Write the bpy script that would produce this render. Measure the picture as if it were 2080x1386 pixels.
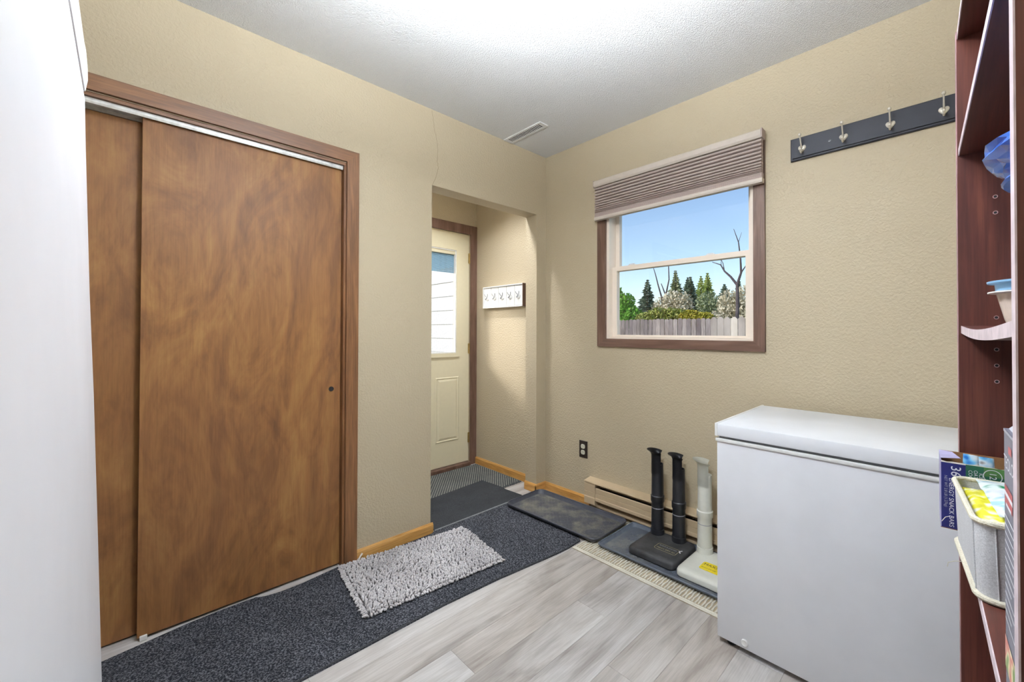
import bpy, bmesh, math, random
from mathutils import Vector, Matrix, noise
random.seed(7)
SC = bpy.context.scene
COL = SC.collection
for o in list(bpy.data.objects):
    bpy.data.objects.remove(o)

# ------------------------------------------------------------------ camera
YAW, PITCH, ROLL = 0.76719, 0.00981, 0.00172
cd = bpy.data.cameras.new('camera')
cd.sensor_width = 36.0
cd.lens = 840.573 / 2080 * 36
cd.shift_x = -83.83 / 2080
cd.shift_y = -28.2 / 2080
cd.clip_start = 0.005
cd.clip_end = 400
cam = bpy.data.objects.new('camera', cd)
COL.objects.link(cam)
fw = Vector((-math.sin(YAW) * math.cos(PITCH), math.cos(YAW) * math.cos(PITCH), math.sin(PITCH)))
rt = Vector((math.cos(YAW), math.sin(YAW), 0))
up = rt.cross(fw)
r2 = rt * math.cos(ROLL) + up * math.sin(ROLL)
u2 = -rt * math.sin(ROLL) + up * math.cos(ROLL)
M = Matrix((r2, u2, -fw)).transposed().to_4x4()
M.translation = Vector((2.15755, -2.15507, 1.15912))
cam.matrix_world = M
SC.camera = cam

# ------------------------------------------------------------------ world, sun, exposure
SC.view_settings.view_transform = 'Standard'
SC.view_settings.look = 'None'
SC.view_settings.gamma = 1
SC.view_settings.use_curve_mapping = False
SC.view_settings.exposure = 0.0
SKY_STRENGTH, SUN_STRENGTH = 0.24, 2.8
FILL_UP, FILL_BOWL, FILL_ENTRY = 700.0, 84.0, 560.0  # strengths of the two added fill lamps
wd = bpy.data.worlds.new('sky')
SC.world = wd
wd.use_nodes = True
wn = wd.node_tree
sky = wn.nodes.new('ShaderNodeTexSky')
sky.sky_type = 'NISHITA'
sky.sun_disc = False
sky.sun_elevation = math.radians(30)
sky.sun_rotation = math.radians(220)
sky.altitude = 300
sky.air_density = 1.0
sky.dust_density = 1.0
sky.ozone_density = 1.5
wn.links.new(sky.outputs[0], wn.nodes['Background'].inputs[0])
wn.nodes['Background'].inputs[1].default_value = SKY_STRENGTH
sd = bpy.data.lights.new('sun', 'SUN')
sd.energy = SUN_STRENGTH
sd.angle = 0.25
sd.color = (1.0, 0.95, 0.88)
sun = bpy.data.objects.new('sun', sd)
COL.objects.link(sun)
sun.rotation_euler = Vector((-0.60, -0.60, 0.36)).to_track_quat('Z', 'Y').to_euler()

# ------------------------------------------------------------------ materials
def lin(c):
    return tuple(((v / 255) / 12.92 if v <= 10 else (((v / 255) + 0.055) / 1.055) ** 2.4) for v in c) + (1.0,)

class NT:
    def __init__(s, name):
        s.m = bpy.data.materials.new(name)
        s.m.use_nodes = True
        s.t = s.m.node_tree
        s.b = s.t.nodes['Principled BSDF']
    def n(s, kind, **kw):
        x = s.t.nodes.new('ShaderNode' + kind)
        for k, v in kw.items():
            setattr(x, k, v)
        return x
    def l(s, a, b):
        s.t.links.new(a, b)
    def coord(s, scale=(1, 1, 1), kind='Object', rnd=0.0, rot=(0, 0, 0)):
        mp = s.n('Mapping')
        mp.inputs['Scale'].default_value = scale
        mp.inputs['Rotation'].default_value = rot
        if kind == 'Position':
            src = s.n('NewGeometry').outputs['Position']
        else:
            src = s.n('TexCoord').outputs[kind]
        if rnd:
            oi = s.n('ObjectInfo')
            mu = s.n('Math', operation='MULTIPLY')
            s.l(oi.outputs['Random'], mu.inputs[0])
            mu.inputs[1].default_value = rnd
            ad = s.n('VectorMath', operation='ADD')
            s.l(src, ad.inputs[0])
            s.l(mu.outputs[0], ad.inputs[1])
            src = ad.outputs[0]
        s.l(src, mp.inputs['Vector'])
        return mp.outputs[0]
    def noise(s, vec, scale, detail=3, rough=0.55, dist=0.0):
        x = s.n('TexNoise')
        x.inputs['Scale'].default_value = scale
        x.inputs['Detail'].default_value = detail
        x.inputs['Roughness'].default_value = rough
        x.inputs['Distortion'].default_value = dist
        s.l(vec, x.inputs['Vector'])
        return x.outputs['Fac']
    def ramp(s, fac, stops):
        x = s.n('ValToRGB')
        e = x.color_ramp.elements
        while len(e) < len(stops):
            e.new(0.5)
        for i, (p, c) in enumerate(stops):
            e[i].position = p
            e[i].color = lin(c) if len(c) == 3 else c
        s.l(fac, x.inputs[0])
        return x.outputs[0]
    def mix(s, fac, a, b, blend='MIX'):
        x = s.n('Mix', data_type='RGBA', blend_type=blend)
        for v, i in ((fac, 0), (a, 6), (b, 7)):
            if isinstance(v, (int, float)):
                x.inputs[i].default_value = v
            elif isinstance(v, tuple):
                x.inputs[i].default_value = lin(v) if len(v) == 3 else v
            else:
                s.l(v, x.inputs[i])
        return x.outputs[2]
    def color(s, c):
        if isinstance(c, tuple):
            s.b.inputs['Base Color'].default_value = lin(c)
        else:
            s.l(c, s.b.inputs['Base Color'])
    def bump(s, h, strength=0.3, dist=0.002):
        x = s.n('Bump')
        x.inputs['Strength'].default_value = strength
        x.inputs['Distance'].default_value = dist
        s.l(h, x.inputs['Height'])
        s.l(x.outputs[0], s.b.inputs['Normal'])
    def rough(s, r, spec=None, metal=None):
        s.b.inputs['Roughness'].default_value = r
        if spec is not None:
            s.b.inputs['Specular IOR Level'].default_value = spec
        if metal is not None:
            s.b.inputs['Metallic'].default_value = metal
        return s.m

def plain(name, c, r=0.5, metal=0.0, var=0.06, scale=40, bump=0.0, spec=0.5):
    t = NT(name)
    f = t.noise(t.coord(), scale)
    d = tuple(max(0, int(v * (1 - var * 2))) for v in c)
    u = tuple(min(255, int(v * (1 + var * 0.6))) for v in c)
    t.color(t.ramp(f, [(0.3, d), (0.7, u)]))
    if bump:
        t.bump(f, bump, 0.001)
    return t.rough(r, spec, metal)

def paint(name, c, scale=120, strength=0.35, dist=0.0015, r=0.55):
    t = NT(name)
    v = t.coord(kind='Position')
    f = t.noise(v, scale, 2, 0.5, 0.4)
    g = t.noise(v, 2.0, 2)
    d = tuple(int(x * 0.97) for x in c)
    t.color(t.mix(g, d, c))
    rp = t.ramp(f, [(0.38, (0, 0, 0)), (0.66, (255, 255, 255))])
    t.bump(rp, strength, dist)
    return t.rough(r, 0.35)

def wood(name, dark, mid, light, axis='z', r=0.4, grain=1.0, rnd=0.0, figure=0.6, coat=0.0):
    t = NT(name)
    k = {'x': (0.12, 1, 1), 'y': (1, 0.12, 1), 'z': (1, 1, 0.12)}[axis]
    k2 = {'x': (0.03, 1, 1), 'y': (1, 0.03, 1), 'z': (1, 1, 0.03)}[axis]
    a = t.noise(t.coord(k, 'Position', rnd), 9 * grain, 4, 0.55, 1.4)
    b = t.noise(t.coord(k2, 'Position', rnd), 130 * grain, 4, 0.65)
    c = t.noise(t.coord((1, 1, 1), 'Position', rnd), 1.6, 2)
    base = t.ramp(a, [(0.28, dark), (0.5, mid), (0.72, light)])
    base = t.mix(t.ramp(c, [(0.35, (0, 0, 0)), (0.7, (255, 255, 255))]), t.mix(0.35, base, mid), base)
    fine = t.ramp(b, [(0.3, (150, 150, 150)), (0.6, (255, 255, 255))])
    t.color(t.mix(figure, base, t.mix(1.0, base, fine, 'MULTIPLY')))
    t.bump(b, 0.12, 0.0006)
    if coat:
        t.b.inputs['Coat Weight'].default_value = coat
        t.b.inputs['Coat Roughness'].default_value = 0.3
    return t.rough(r, 0.45)

def fabric(name, dark, light, scale=400, r=0.95, bump=0.6, dist=0.003, lo=0.35, hi=0.68):
    t = NT(name)
    v = t.coord(kind='Position')
    f = t.noise(v, scale, 3, 0.7)
    g = t.noise(v, 5, 3)
    cc = t.ramp(f, [(lo, dark), (hi, light)])
    t.color(t.mix(0.35, cc, t.mix(1.0, cc, t.ramp(g, [(0.3, (150, 150, 150)), (0.7, (255, 255, 255))]), 'MULTIPLY')))
    t.bump(f, bump, dist)
    return t.rough(r, 0.1)

def emit(name, c, s):
    t = NT(name)
    t.b.inputs['Emission Color'].default_value = lin(c)
    t.b.inputs['Emission Strength'].default_value = s
    t.color(c)
    return t.m

def glassmat(name, tint=(1, 1, 1, 1), gloss=0.05):
    t = NT(name)
    tr = t.n('BsdfTransparent'); tr.inputs[0].default_value = tint
    gl = t.n('BsdfGlossy'); gl.inputs['Roughness'].default_value = 0.02
    mx = t.n('MixShader'); mx.inputs[0].default_value = gloss
    t.l(tr.outputs[0], mx.inputs[1]); t.l(gl.outputs[0], mx.inputs[2])
    t.l(mx.outputs[0], t.t.nodes['Material Output'].inputs['Surface'])
    return t.m

MT = {}
MT['wall'] = paint('wall_paint', (192, 178, 151), 95, 0.45, 0.0022, 0.5)
MT['ceil'] = paint('ceiling_texture', (240, 240, 239), 210, 0.8, 0.004, 0.9)
MT['white_ext'] = plain('white_siding', (226, 226, 228), 0.6)
def plydoor():
    t = NT('mahogany_door')
    a = t.noise(t.coord((1, 1, 0.42), 'Position'), 3.4, 5, 0.62, 2.6)
    f = t.noise(t.coord((1, 1, 0.30), 'Position'), 9.0, 3, 0.5, 3.5)
    g = t.noise(t.coord((1, 1, 0.035), 'Position'), 210, 3, 0.6)
    c = t.noise(t.coord((1, 1, 0.6), 'Position'), 1.7, 2)
    base = t.ramp(a, [(0.30, (106, 70, 44)), (0.50, (140, 96, 56)), (0.70, (164, 120, 70))])
    base = t.mix(0.30, base, t.ramp(f, [(0.3, (102, 68, 42)), (0.5, (142, 98, 58)), (0.68, (158, 116, 68))]))
    base = t.mix(t.ramp(c, [(0.42, (0, 0, 0)), (0.66, (130, 130, 130))]), base, (118, 80, 62))
    t.color(t.mix(0.22, base, t.mix(1.0, base, t.ramp(g, [(0.3, (150, 150, 150)), (0.62, (255, 255, 255))]), 'MULTIPLY')))
    t.bump(g, 0.1, 0.0005)
    return t.rough(0.5, 0.3)
MT['door_wood'] = plydoor()
MT['case_wood'] = wood('brown_casing', (98, 66, 40), (126, 86, 54), (150, 106, 68), 'z', 0.42, 1.6)
MT['case_wood_y'] = wood('brown_casing_h', (98, 66, 40), (126, 86, 54), (150, 106, 68), 'y', 0.42, 1.6)
MT['dark_case'] = wood('dark_casing', (84, 60, 48), (112, 84, 70), (132, 104, 90), 'z', 0.42, 1.6)
MT['dark_case_x'] = wood('dark_casing_x', (84, 60, 48), (112, 84, 70), (132, 104, 90), 'x', 0.42, 1.6)
MT['oak'] = wood('oak_baseboard', (184, 128, 60), (212, 158, 86), (226, 178, 110), 'x', 0.4, 2.0)
MT['oak_y'] = wood('oak_baseboard_y', (184, 128, 60), (212, 158, 86), (226, 178, 110), 'y', 0.4, 2.0)
MT['cherry'] = wood('cherry_laminate', (62, 30, 26), (88, 46, 38), (112, 62, 48), 'z', 0.42, 1.2)
MT['cherry_y'] = wood('cherry_laminate_y', (62, 30, 26), (88, 46, 38), (112, 62, 48), 'y', 0.42, 1.2)
MT['edge'] = plain('shelf_edge_band', (214, 196, 200), 0.45)
MT['edge_side'] = plain('panel_edge_band', (176, 140, 140), 0.45)
MT['cream_door'] = plain('cream_door_paint', (226, 217, 186), 0.45, var=0.005)
MT['vinyl'] = plain('window_vinyl', (244, 230, 214), 0.5, var=0.004)
MT['white'] = plain('white_enamel', (226, 227, 231), 0.32, var=0.012, scale=6)
MT['white_top'] = plain('white_lid', (232, 234, 238), 0.35, var=0.012, scale=6)
MT['whitep'] = plain('white_plastic', (232, 232, 230), 0.4, var=0.02)
MT['gasket'] = plain('grey_gasket', (120, 122, 126), 0.7)
MT['alu'] = plain('track_aluminium', (222, 222, 218), 0.3, metal=0.3)
MT['brass'] = plain('hinge_brass', (190, 165, 105), 0.35, metal=0.8)
MT['nickel'] = plain('satin_nickel', (232, 226, 214), 0.36, metal=0.45, var=0.01)
MT['black'] = plain('black_plastic', (34, 35, 40), 0.3, var=0.1, spec=0.5)
MT['black_matte'] = plain('black_matte', (30, 30, 33), 0.7)
MT['rackblack'] = plain('black_rack_paint', (44, 45, 54), 0.5, var=0.03, spec=0.35)
MT['dustblack'] = plain('dusty_black_plastic', (58, 58, 60), 0.6, var=0.18, scale=18)
MT['bone'] = plain('bone_plastic', (222, 222, 212), 0.42, var=0.008)
MT['ivory'] = plain('ivory_plastic', (226, 222, 200), 0.4, var=0.02)
MT['cover_brown'] = plain('brown_cover', (52, 42, 36), 0.35)
MT['heater'] = plain('heater_enamel', (196, 174, 142), 0.45, var=0.008)
MT['dark'] = plain('dark_void', (22, 21, 22), 0.8)
MT['blind'] = plain('blind_fabric', (184, 168, 162), 0.85, var=0.01)
MT['blind_rail'] = plain('blind_rail', (204, 192, 180), 0.5, var=0.01)
MT['runner'] = fabric('runner_carpet', (36, 38, 44), (148, 150, 158), 170, 0.98, 0.9, 0.003, 0.45, 0.80)
MT['midmat'] = fabric('mat_carpet', (46, 48, 50), (92, 94, 98), 300, 0.98, 0.9, 0.003, 0.38, 0.75)
MT['mat_edge'] = plain('mat_rubber_edge', (48, 50, 54), 0.8)
MT['seam'] = plain('mat_grey_edge', (122, 124, 126), 0.7)
MT['shag'] = fabric('chenille', (196, 192, 194), (230, 227, 228), 300, 0.95, 0.4, 0.002)
MT['shag_base'] = fabric('rug_backing', (70, 68, 70), (96, 92, 94), 300)
MT['pad'] = fabric('cream_woven', (222, 215, 198), (244, 240, 228), 350, 0.95, 0.5, 0.002)
MT['pad_dark'] = fabric('cream_woven_backing', (178, 160, 130), (204, 188, 160), 350)  # darker cream for the backing under the ribs
MT['stripe_a'] = fabric('stripe_charcoal', (66, 70, 72), (108, 110, 108), 350)
MT['stripe_b'] = fabric('stripe_grey', (132, 132, 124), (176, 176, 166), 350)
MT['cardboard'] = plain('cardboard_inside', (150, 108, 68), 0.8)
MT['navy'] = plain('navy_card', (36, 40, 108), 0.45, var=0.04)
MT['lav'] = plain('lavender_card', (176, 170, 206), 0.5, var=0.04)
MT['green'] = plain('green_card', (46, 108, 80), 0.45)
MT['green2'] = plain('leaf_green_card', (88, 138, 74), 0.45)
MT['print_white'] = plain('white_print', (232, 232, 236), 0.5, var=0.01)
MT['print_grey'] = plain('grey_print', (170, 170, 178), 0.5, var=0.01)
MT['print_red'] = plain('red_print', (184, 92, 92), 0.5)
MT['print_black'] = plain('black_print', (24, 24, 22), 0.5)
MT['label_yellow'] = plain('yellow_label', (240, 214, 40), 0.4, var=0.03)
MT['label_gold'] = plain('gold_print', (188, 176, 128), 0.5)
MT['greybox'] = plain('grey_card', (112, 110, 122), 0.4, var=0.04)
MT['canvas'] = fabric('canvas_bin', (196, 196, 198), (226, 226, 228), 500, 0.9, 0.4, 0.001)
MT['piping'] = fabric('cream_piping', (214, 206, 182), (236, 230, 212), 400)
MT['blue_lid'] = plain('blue_lid', (134, 178, 212), 0.3, var=0.03)
MT['blue_deep'] = plain('blue_lid_deep', (44, 96, 178), 0.3)
MT['tub'] = plain('clear_tub', (222, 206, 192), 0.2, var=0.04)
MT['concrete'] = plain('concrete', (222, 218, 210), 0.9)
MT['lawn'] = fabric('lawn', (84, 100, 52), (132, 146, 84), 30, 0.95)
MT['bark'] = fabric('bark', (92, 80, 70), (132, 120, 108), 30, 0.95, 0.4)
MT['bark_dark'] = fabric('bark_dark', (84, 78, 82), (116, 108, 112), 30, 0.95, 0.4)
MT['glass'] = glassmat('window_glass', (1, 1, 1, 1), 0.04)
MT['slatblue'] = plain('slate_blue_slat', (110, 146, 166), 0.5, var=0.03)
MT['fridge_edge'] = plain('white_edge_trim', (238, 238, 234), 0.3, var=0.01)
MT['tag'] = plain('white_tag', (240, 232, 220), 0.6)
MT['crack'] = plain('hairline_crack', (142, 126, 96), 0.9)

def fence_mat(name, d, l):
    t = NT(name)
    f = t.noise(t.coord((1, 1, 0.06), 'Position', 7.0), 60, 4, 0.6)
    g = t.noise(t.coord((1, 1, 0.5), 'Position', 3.0), 2.2, 3)
    oi = t.n('ObjectInfo')
    base = t.ramp(f, [(0.3, d), (0.7, l)])
    sh = t.ramp(oi.outputs['Random'], [(0.0, (176, 170, 172)), (1.0, (255, 250, 244))])
    base = t.mix(1.0, base, sh, 'MULTIPLY')
    t.color(t.mix(0.4, base, t.mix(1.0, base, t.ramp(g, [(0.35, (150, 142, 136)), (0.65, (255, 255, 255))]), 'MULTIPLY')))
    return t.rough(0.9, 0.1)
MT['fence_grey'] = fence_mat('weathered_boards', (156, 149, 152), (218, 211, 210))
MT['fence_pale'] = fence_mat('pale_boards', (236, 228, 218), (252, 248, 242))  # paler board colour than the grey section

def leafmat(name, a, b, c):
    t = NT(name)
    f = t.noise(t.coord(kind='Position'), 7, 3, 0.7)
    t.color(t.ramp(f, [(0.3, a), (0.5, b), (0.7, c)]))
    return t.rough(0.7, 0.2)
MT['leaf_green'] = leafmat('leaf_bright', (72, 128, 40), (112, 172, 58), (150, 204, 86))
MT['leaf_spruce'] = leafmat('leaf_spruce', (84, 104, 90), (116, 136, 116), (150, 166, 138))
MT['leaf_conifer'] = leafmat('leaf_conifer', (116, 132, 104), (156, 168, 132), (198, 202, 164))
MT['leaf_lime'] = leafmat('leaf_lime', (138, 158, 90), (180, 194, 116), (208, 214, 150))
MT['leaf_yellow'] = leafmat('leaf_yellow', (134, 138, 44), (178, 170, 66), (206, 190, 98))
MT['leaf_olive'] = leafmat('leaf_olive', (118, 138, 62), (158, 166, 86), (196, 192, 120))
MT['leaf_pale'] = leafmat('leaf_pale', (178, 172, 148), (212, 204, 178), (238, 232, 212))

def plankmat():
    t = NT('grey_plank')
    v1 = t.coord((1, 0.16, 1), 'Position', 11.0)
    v2 = t.coord((1, 0.03, 1), 'Position', 5.0)
    a = t.noise(v1, 8, 5, 0.6, 1.6)
    b = t.noise(v2, 190, 4, 0.65)
    c = t.noise(t.coord((1, 0.35, 1), 'Position', 23.0), 5, 3, 0.6, 1.0)
    base = t.ramp(a, [(0.26, (166, 160, 156)), (0.46, (202, 199, 197)), (0.7, (224, 223, 223))])
    base = t.mix(0.35, base, t.mix(1.0, base, t.ramp(b, [(0.34, (188, 186, 184)), (0.6, (255, 255, 255))]), 'MULTIPLY'))
    base = t.mix(0.42, base, t.mix(1.0, base, t.ramp(c, [(0.36, (170, 162, 156)), (0.60, (255, 255, 255))]), 'MULTIPLY'))
    oi = t.n('ObjectInfo')
    base = t.mix(1.0, base, t.ramp(oi.outputs['Random'], [(0.0, (218, 210, 202)), (0.5, (240, 237, 233)), (1.0, (255, 255, 255))]), 'MULTIPLY')
    t.color(base)
    t.bump(b, 0.2, 0.0006)
    return t.rough(0.38, 0.5)
MT['plank'] = plankmat()

def traymat(name, base, dust):
    t = NT(name)
    f = t.noise(t.coord(kind='Position'), 9, 5, 0.65)
    t.color(t.mix(t.ramp(f, [(0.44, (0, 0, 0)), (0.68, (200, 200, 200))]), base, dust))
    return t.rough(0.55, 0.4)
MT['tray1'] = traymat('charcoal_tray_dusty', (62, 64, 70), (140, 134, 116))
MT['tray2'] = traymat('slate_tray_dusty', (80, 86, 96), (134, 132, 122))
MT['rim1'] = plain('charcoal_tray_rim', (64, 67, 76), 0.42)
MT['rim2'] = plain('slate_tray_rim', (92, 100, 112), 0.5)

def wrapmat(name, cols, sc, gloss=0.25):
    t = NT(name)
    f = t.noise(t.coord(kind='Position'), sc, 1, 0.4)
    n = len(cols)
    t.color(t.ramp(f, [(0.3 + 0.4 * i / (n - 1), c) for i, c in enumerate(cols)]))
    return t.rough(gloss, 0.6)
MT['wrap_blue'] = wrapmat('wrapper_blue', [(30, 110, 190), (120, 190, 225), (225, 235, 240), (120, 80, 60)], 60)
MT['wrap_green'] = wrapmat('wrapper_green', [(40, 140, 96), (220, 236, 236), (236, 240, 244), (170, 214, 226)], 45)
MT['wrap_yellow'] = wrapmat('wrapper_yellow', [(206, 198, 40), (228, 220, 60), (244, 244, 236)], 60)
MT['bag_blue'] = wrapmat('plastic_bag_blue', [(36, 84, 178), (56, 112, 206), (84, 138, 222)], 25, 0.15)
MT['food'] = wrapmat('food_print', [(238, 226, 190), (206, 96, 84), (232, 214, 170), (120, 150, 70)], 50, 0.4)

# ------------------------------------------------------------------ mesh helpers
def box(bm, x0, x1, y0, y1, z0, z1, tf=None):
    vs = [Vector((x, y, z)) for z in (z0, z1) for (x, y) in ((x0, y0), (x1, y0), (x1, y1), (x0, y1))]
    if tf:
        vs = [tf @ v for v in vs]
    v = [bm.verts.new(p) for p in vs]
    for f in ((3, 2, 1, 0), (4, 5, 6, 7), (0, 1, 5, 4), (1, 2, 6, 5), (2, 3, 7, 6), (3, 0, 4, 7)):
        bm.faces.new([v[i] for i in f])
    return v

def bbox(x0, x1, y0, y1, z0, z1, bev=0.0, seg=2, tf=None):
    bm = bmesh.new()
    box(bm, x0, x1, y0, y1, z0, z1)
    if bev:
        bmesh.ops.bevel(bm, geom=list(bm.edges), offset=bev, segments=seg, affect='EDGES', profile=0.6)
    if tf:
        bm.transform(tf)
    return bm

def loft(bm, rings, cap0=True, cap1=True, closed=True):
    R = [[bm.verts.new(p) for p in r] for r in rings]
    n = len(R[0])
    for a, b in zip(R, R[1:]):
        for i in range(n if closed else n - 1):
            j = (i + 1) % n
            bm.faces.new((a[i], a[j], b[j], b[i]))
    if cap0:
        bm.faces.new(list(reversed(R[0])))
    if cap1:
        bm.faces.new(R[-1])
    return R

def rrect(cx, cy, w, h, r, z, n=5, rot=0.0):
    out = []
    for k, (sx, sy) in enumerate(((1, -1), (1, 1), (-1, 1), (-1, -1))):
        for i in range(n + 1):
            a = math.radians(-90 + 90 * k + 90 * i / n)
            x = sx * (w / 2 - r) + r * math.cos(a)
            y = sy * (h / 2 - r) + r * math.sin(a)
            out.append(Vector((cx + x * math.cos(rot) - y * math.sin(rot), cy + x * math.sin(rot) + y * math.cos(rot), z)))
    return out

def circ(cx, cy, r, z, n=24):
    return [Vector((cx + r * math.cos(2 * math.pi * i / n), cy + r * math.sin(2 * math.pi * i / n), z)) for i in range(n)]

def lathe(bm, cx, cy, prof, n=24, cap0=True, cap1=True):
    loft(bm, [circ(cx, cy, r, z, n) for r, z in prof], cap0, cap1)

def tube(bm, pts, rad, n=8):
    pts = [Vector(p) for p in pts]
    if not isinstance(rad, (list, tuple)):
        rad = [rad] * len(pts)
    rings = []
    ref = Vector((0.31, 0.52, 0.79))
    for i, p in enumerate(pts):
        d = (pts[min(i + 1, len(pts) - 1)] - pts[max(i - 1, 0)]).normalized()
        a = d.cross(ref)
        if a.length < 0.05:
            a = d.cross(Vector((1, 0, 0)))
        a.normalize()
        b = d.cross(a)
        rings.append([p + (a * math.cos(2 * math.pi * k / n) + b * math.sin(2 * math.pi * k / n)) * rad[i] for k in range(n)])
    loft(bm, rings)

def prism(bm, poly, axis, a0, a1):
    """poly: list of 2d points in the plane perpendicular to axis, extruded from a0 to a1"""
    def mk(p, a):
        return {'x': Vector((a, p[0], p[1])), 'y': Vector((p[0], a, p[1])), 'z': Vector((p[0], p[1], a))}[axis]
    loft(bm, [[mk(p, a0) for p in poly], [mk(p, a1) for p in poly]])

ORG = {}
def obj(name, bm, mat, parent=None, smooth=False):
    bmesh.ops.recalc_face_normals(bm, faces=bm.faces)
    if parent is not None and parent.name in ORG:
        bm.transform(Matrix.Translation(-ORG[parent.name]))
    me = bpy.data.meshes.new(name)
    bm.to_mesh(me)
    bm.free()
    if smooth:
        me.polygons.foreach_set('use_smooth', [True] * len(me.polygons))
        try:
            me.set_sharp_from_angle(angle=math.radians(40))
        except Exception:
            pass
    ms = mat if isinstance(mat, (list, tuple)) else [mat]
    for m in ms:
        me.materials.append(MT[m])
    o = bpy.data.objects.new(name, me)
    COL.objects.link(o)
    if parent is not None:
        o.parent = parent
        ORG[o.name] = ORG.get(parent.name, Vector((0, 0, 0)))
    return o

def tag(o, label, cat=None, group=None, kind=None):
    o['label'] = label
    if cat: o['category'] = cat
    if group: o['group'] = group
    if kind: o['kind'] = kind
    return o

def thing(name, label, cat, loc, group=None):
    o = bpy.data.objects.new(name, None)
    o.empty_display_size = 0.05
    COL.objects.link(o)
    o.location = loc
    ORG[o.name] = Vector(loc)
    return tag(o, label, cat, group)

def solo(name, bm, mat, label, cat, group=None, smooth=False, kind=None):
    c = Vector((0, 0, 0))
    lo = Vector((1e9,) * 3); hi = -lo
    for v in bm.verts:
        for i in range(3):
            lo[i] = min(lo[i], v.co[i]); hi[i] = max(hi[i], v.co[i])
    c = Vector(((lo.x + hi.x) / 2, (lo.y + hi.y) / 2, lo.z))
    bm.transform(Matrix.Translation(-c))
    o = obj(name, bm, mat, None, smooth)
    o.location = c
    ORG[o.name] = c
    return tag(o, label, cat, group, kind)

def struct(name, bm, mat, label=None, parent=None, smooth=False):
    o = obj(name, bm, mat, parent, smooth)
    if parent is None:
        ORG[o.name] = Vector((0, 0, 0))
        o['kind'] = 'structure'
    if label: o['label'] = label
    return o

def dup(src, parent=None, off=(0, 0, 0)):
    c = src.copy()
    COL.objects.link(c)
    if parent is not None:
        c.parent = parent
    c.location = src.location + Vector(off)
    return c

def text(name, body, size, org, xd, yd, mat, parent, align='LEFT', lift=0.0006):
    cu = bpy.data.curves.new(name, 'FONT')
    cu.body = body
    cu.size = size
    cu.align_x = align
    cu.align_y = 'CENTER'
    cu.resolution_u = 3
    tmp = bpy.data.objects.new(name, cu)
    COL.objects.link(tmp)
    bpy.context.view_layer.update()
    me = bpy.data.meshes.new_from_object(tmp.evaluated_get(bpy.context.evaluated_depsgraph_get()))
    bpy.data.objects.remove(tmp)
    xd = Vector(xd).normalized(); yd = Vector(yd).normalized(); zd = xd.cross(yd)
    m = Matrix((xd, yd, zd)).transposed().to_4x4()
    m.translation = Vector(org) + zd * lift
    if parent.name in ORG:
        m.translation -= ORG[parent.name]
    me.transform(m)
    me.materials.clear()
    me.materials.append(MT[mat])
    o = bpy.data.objects.new(name, me)
    COL.objects.link(o)
    o.parent = parent
    return o

# ================================================================== ROOM SHELL
H = 2.44
XR, YB, XD = 2.50, -3.00, -0.87        # right wall, wall behind camera, entry door wall
W = 0.115
# floor
bm = bmesh.new(); box(bm, XD - 0.12, XR + 0.12, YB - 0.12, 0.13, -0.12, -0.004)
floor = struct('floor', bm, 'dark', 'grey wood-look vinyl plank floor')
pm = bpy.data.meshes.new('plank')
bm = bmesh.new(); box(bm, 0, 1, 0, 1, 0, 1)
bmesh.ops.recalc_face_normals(bm, faces=bm.faces); bm.to_mesh(pm); bm.free()
pm.materials.append(MT['plank'])
PW, PL = 0.150, 1.22
joint = {0: -1.322, 1: -0.79, -1: -1.665, 2: -1.26, 3: -0.98, 4: -1.62, 5: -0.603, -2: -0.5}
k0 = math.floor((XD - 0.84) / PW)
for k in range(k0, int((XR - 0.84) / PW) + 1):
    xa, xb = 0.84 + k * PW, 0.84 + (k + 1) * PW
    xa, xb = max(xa, XD), min(xb, XR)
    y0 = joint.get(k, -random.uniform(0.2, 1.3))
    cuts = [y0 + j * PL for j in range(-4, 5)]
    for a, b in zip(cuts, cuts[1:]):
        a, b = max(a, YB), min(b, 0.0)
        if b - a < 0.02 or xb - xa < 0.01:
            continue
        p = bpy.data.objects.new('plank', pm)
        COL.objects.link(p); p.parent = floor
        p.location = (xa + 0.0004, a + 0.0004, -0.004)
        p.scale = (xb - xa - 0.0008, b - a - 0.0008, 0.004)
# ceiling
bm = bmesh.new(); box(bm, XD - 0.12, XR + 0.12, YB - 0.12, 0.13, H, H + 0.2)
struct('ceiling', bm, 'ceil', 'white popcorn textured ceiling')
# left wall with closet and entry openings
CY0, CY1, CZ = -2.79, -1.395, 1.992      # closet opening
EY0, EY1, EZ = -0.928, -0.092, 2.002     # entry opening
bm = bmesh.new()
box(bm, -W, 0, YB, CY0, 0, H)
box(bm, -W, 0, CY0, CY1, CZ, H)
box(bm, -W, 0, CY1, EY0, 0, H)
box(bm, -W, 0, EY0, EY1, EZ, H)
box(bm, -W, 0, EY1, 0, 0, H)
bmesh.ops.remove_doubles(bm, verts=bm.verts, dist=1e-5)
wl = struct('wall_left', bm, 'wall', 'tan textured wall with closet and entry opening')
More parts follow.
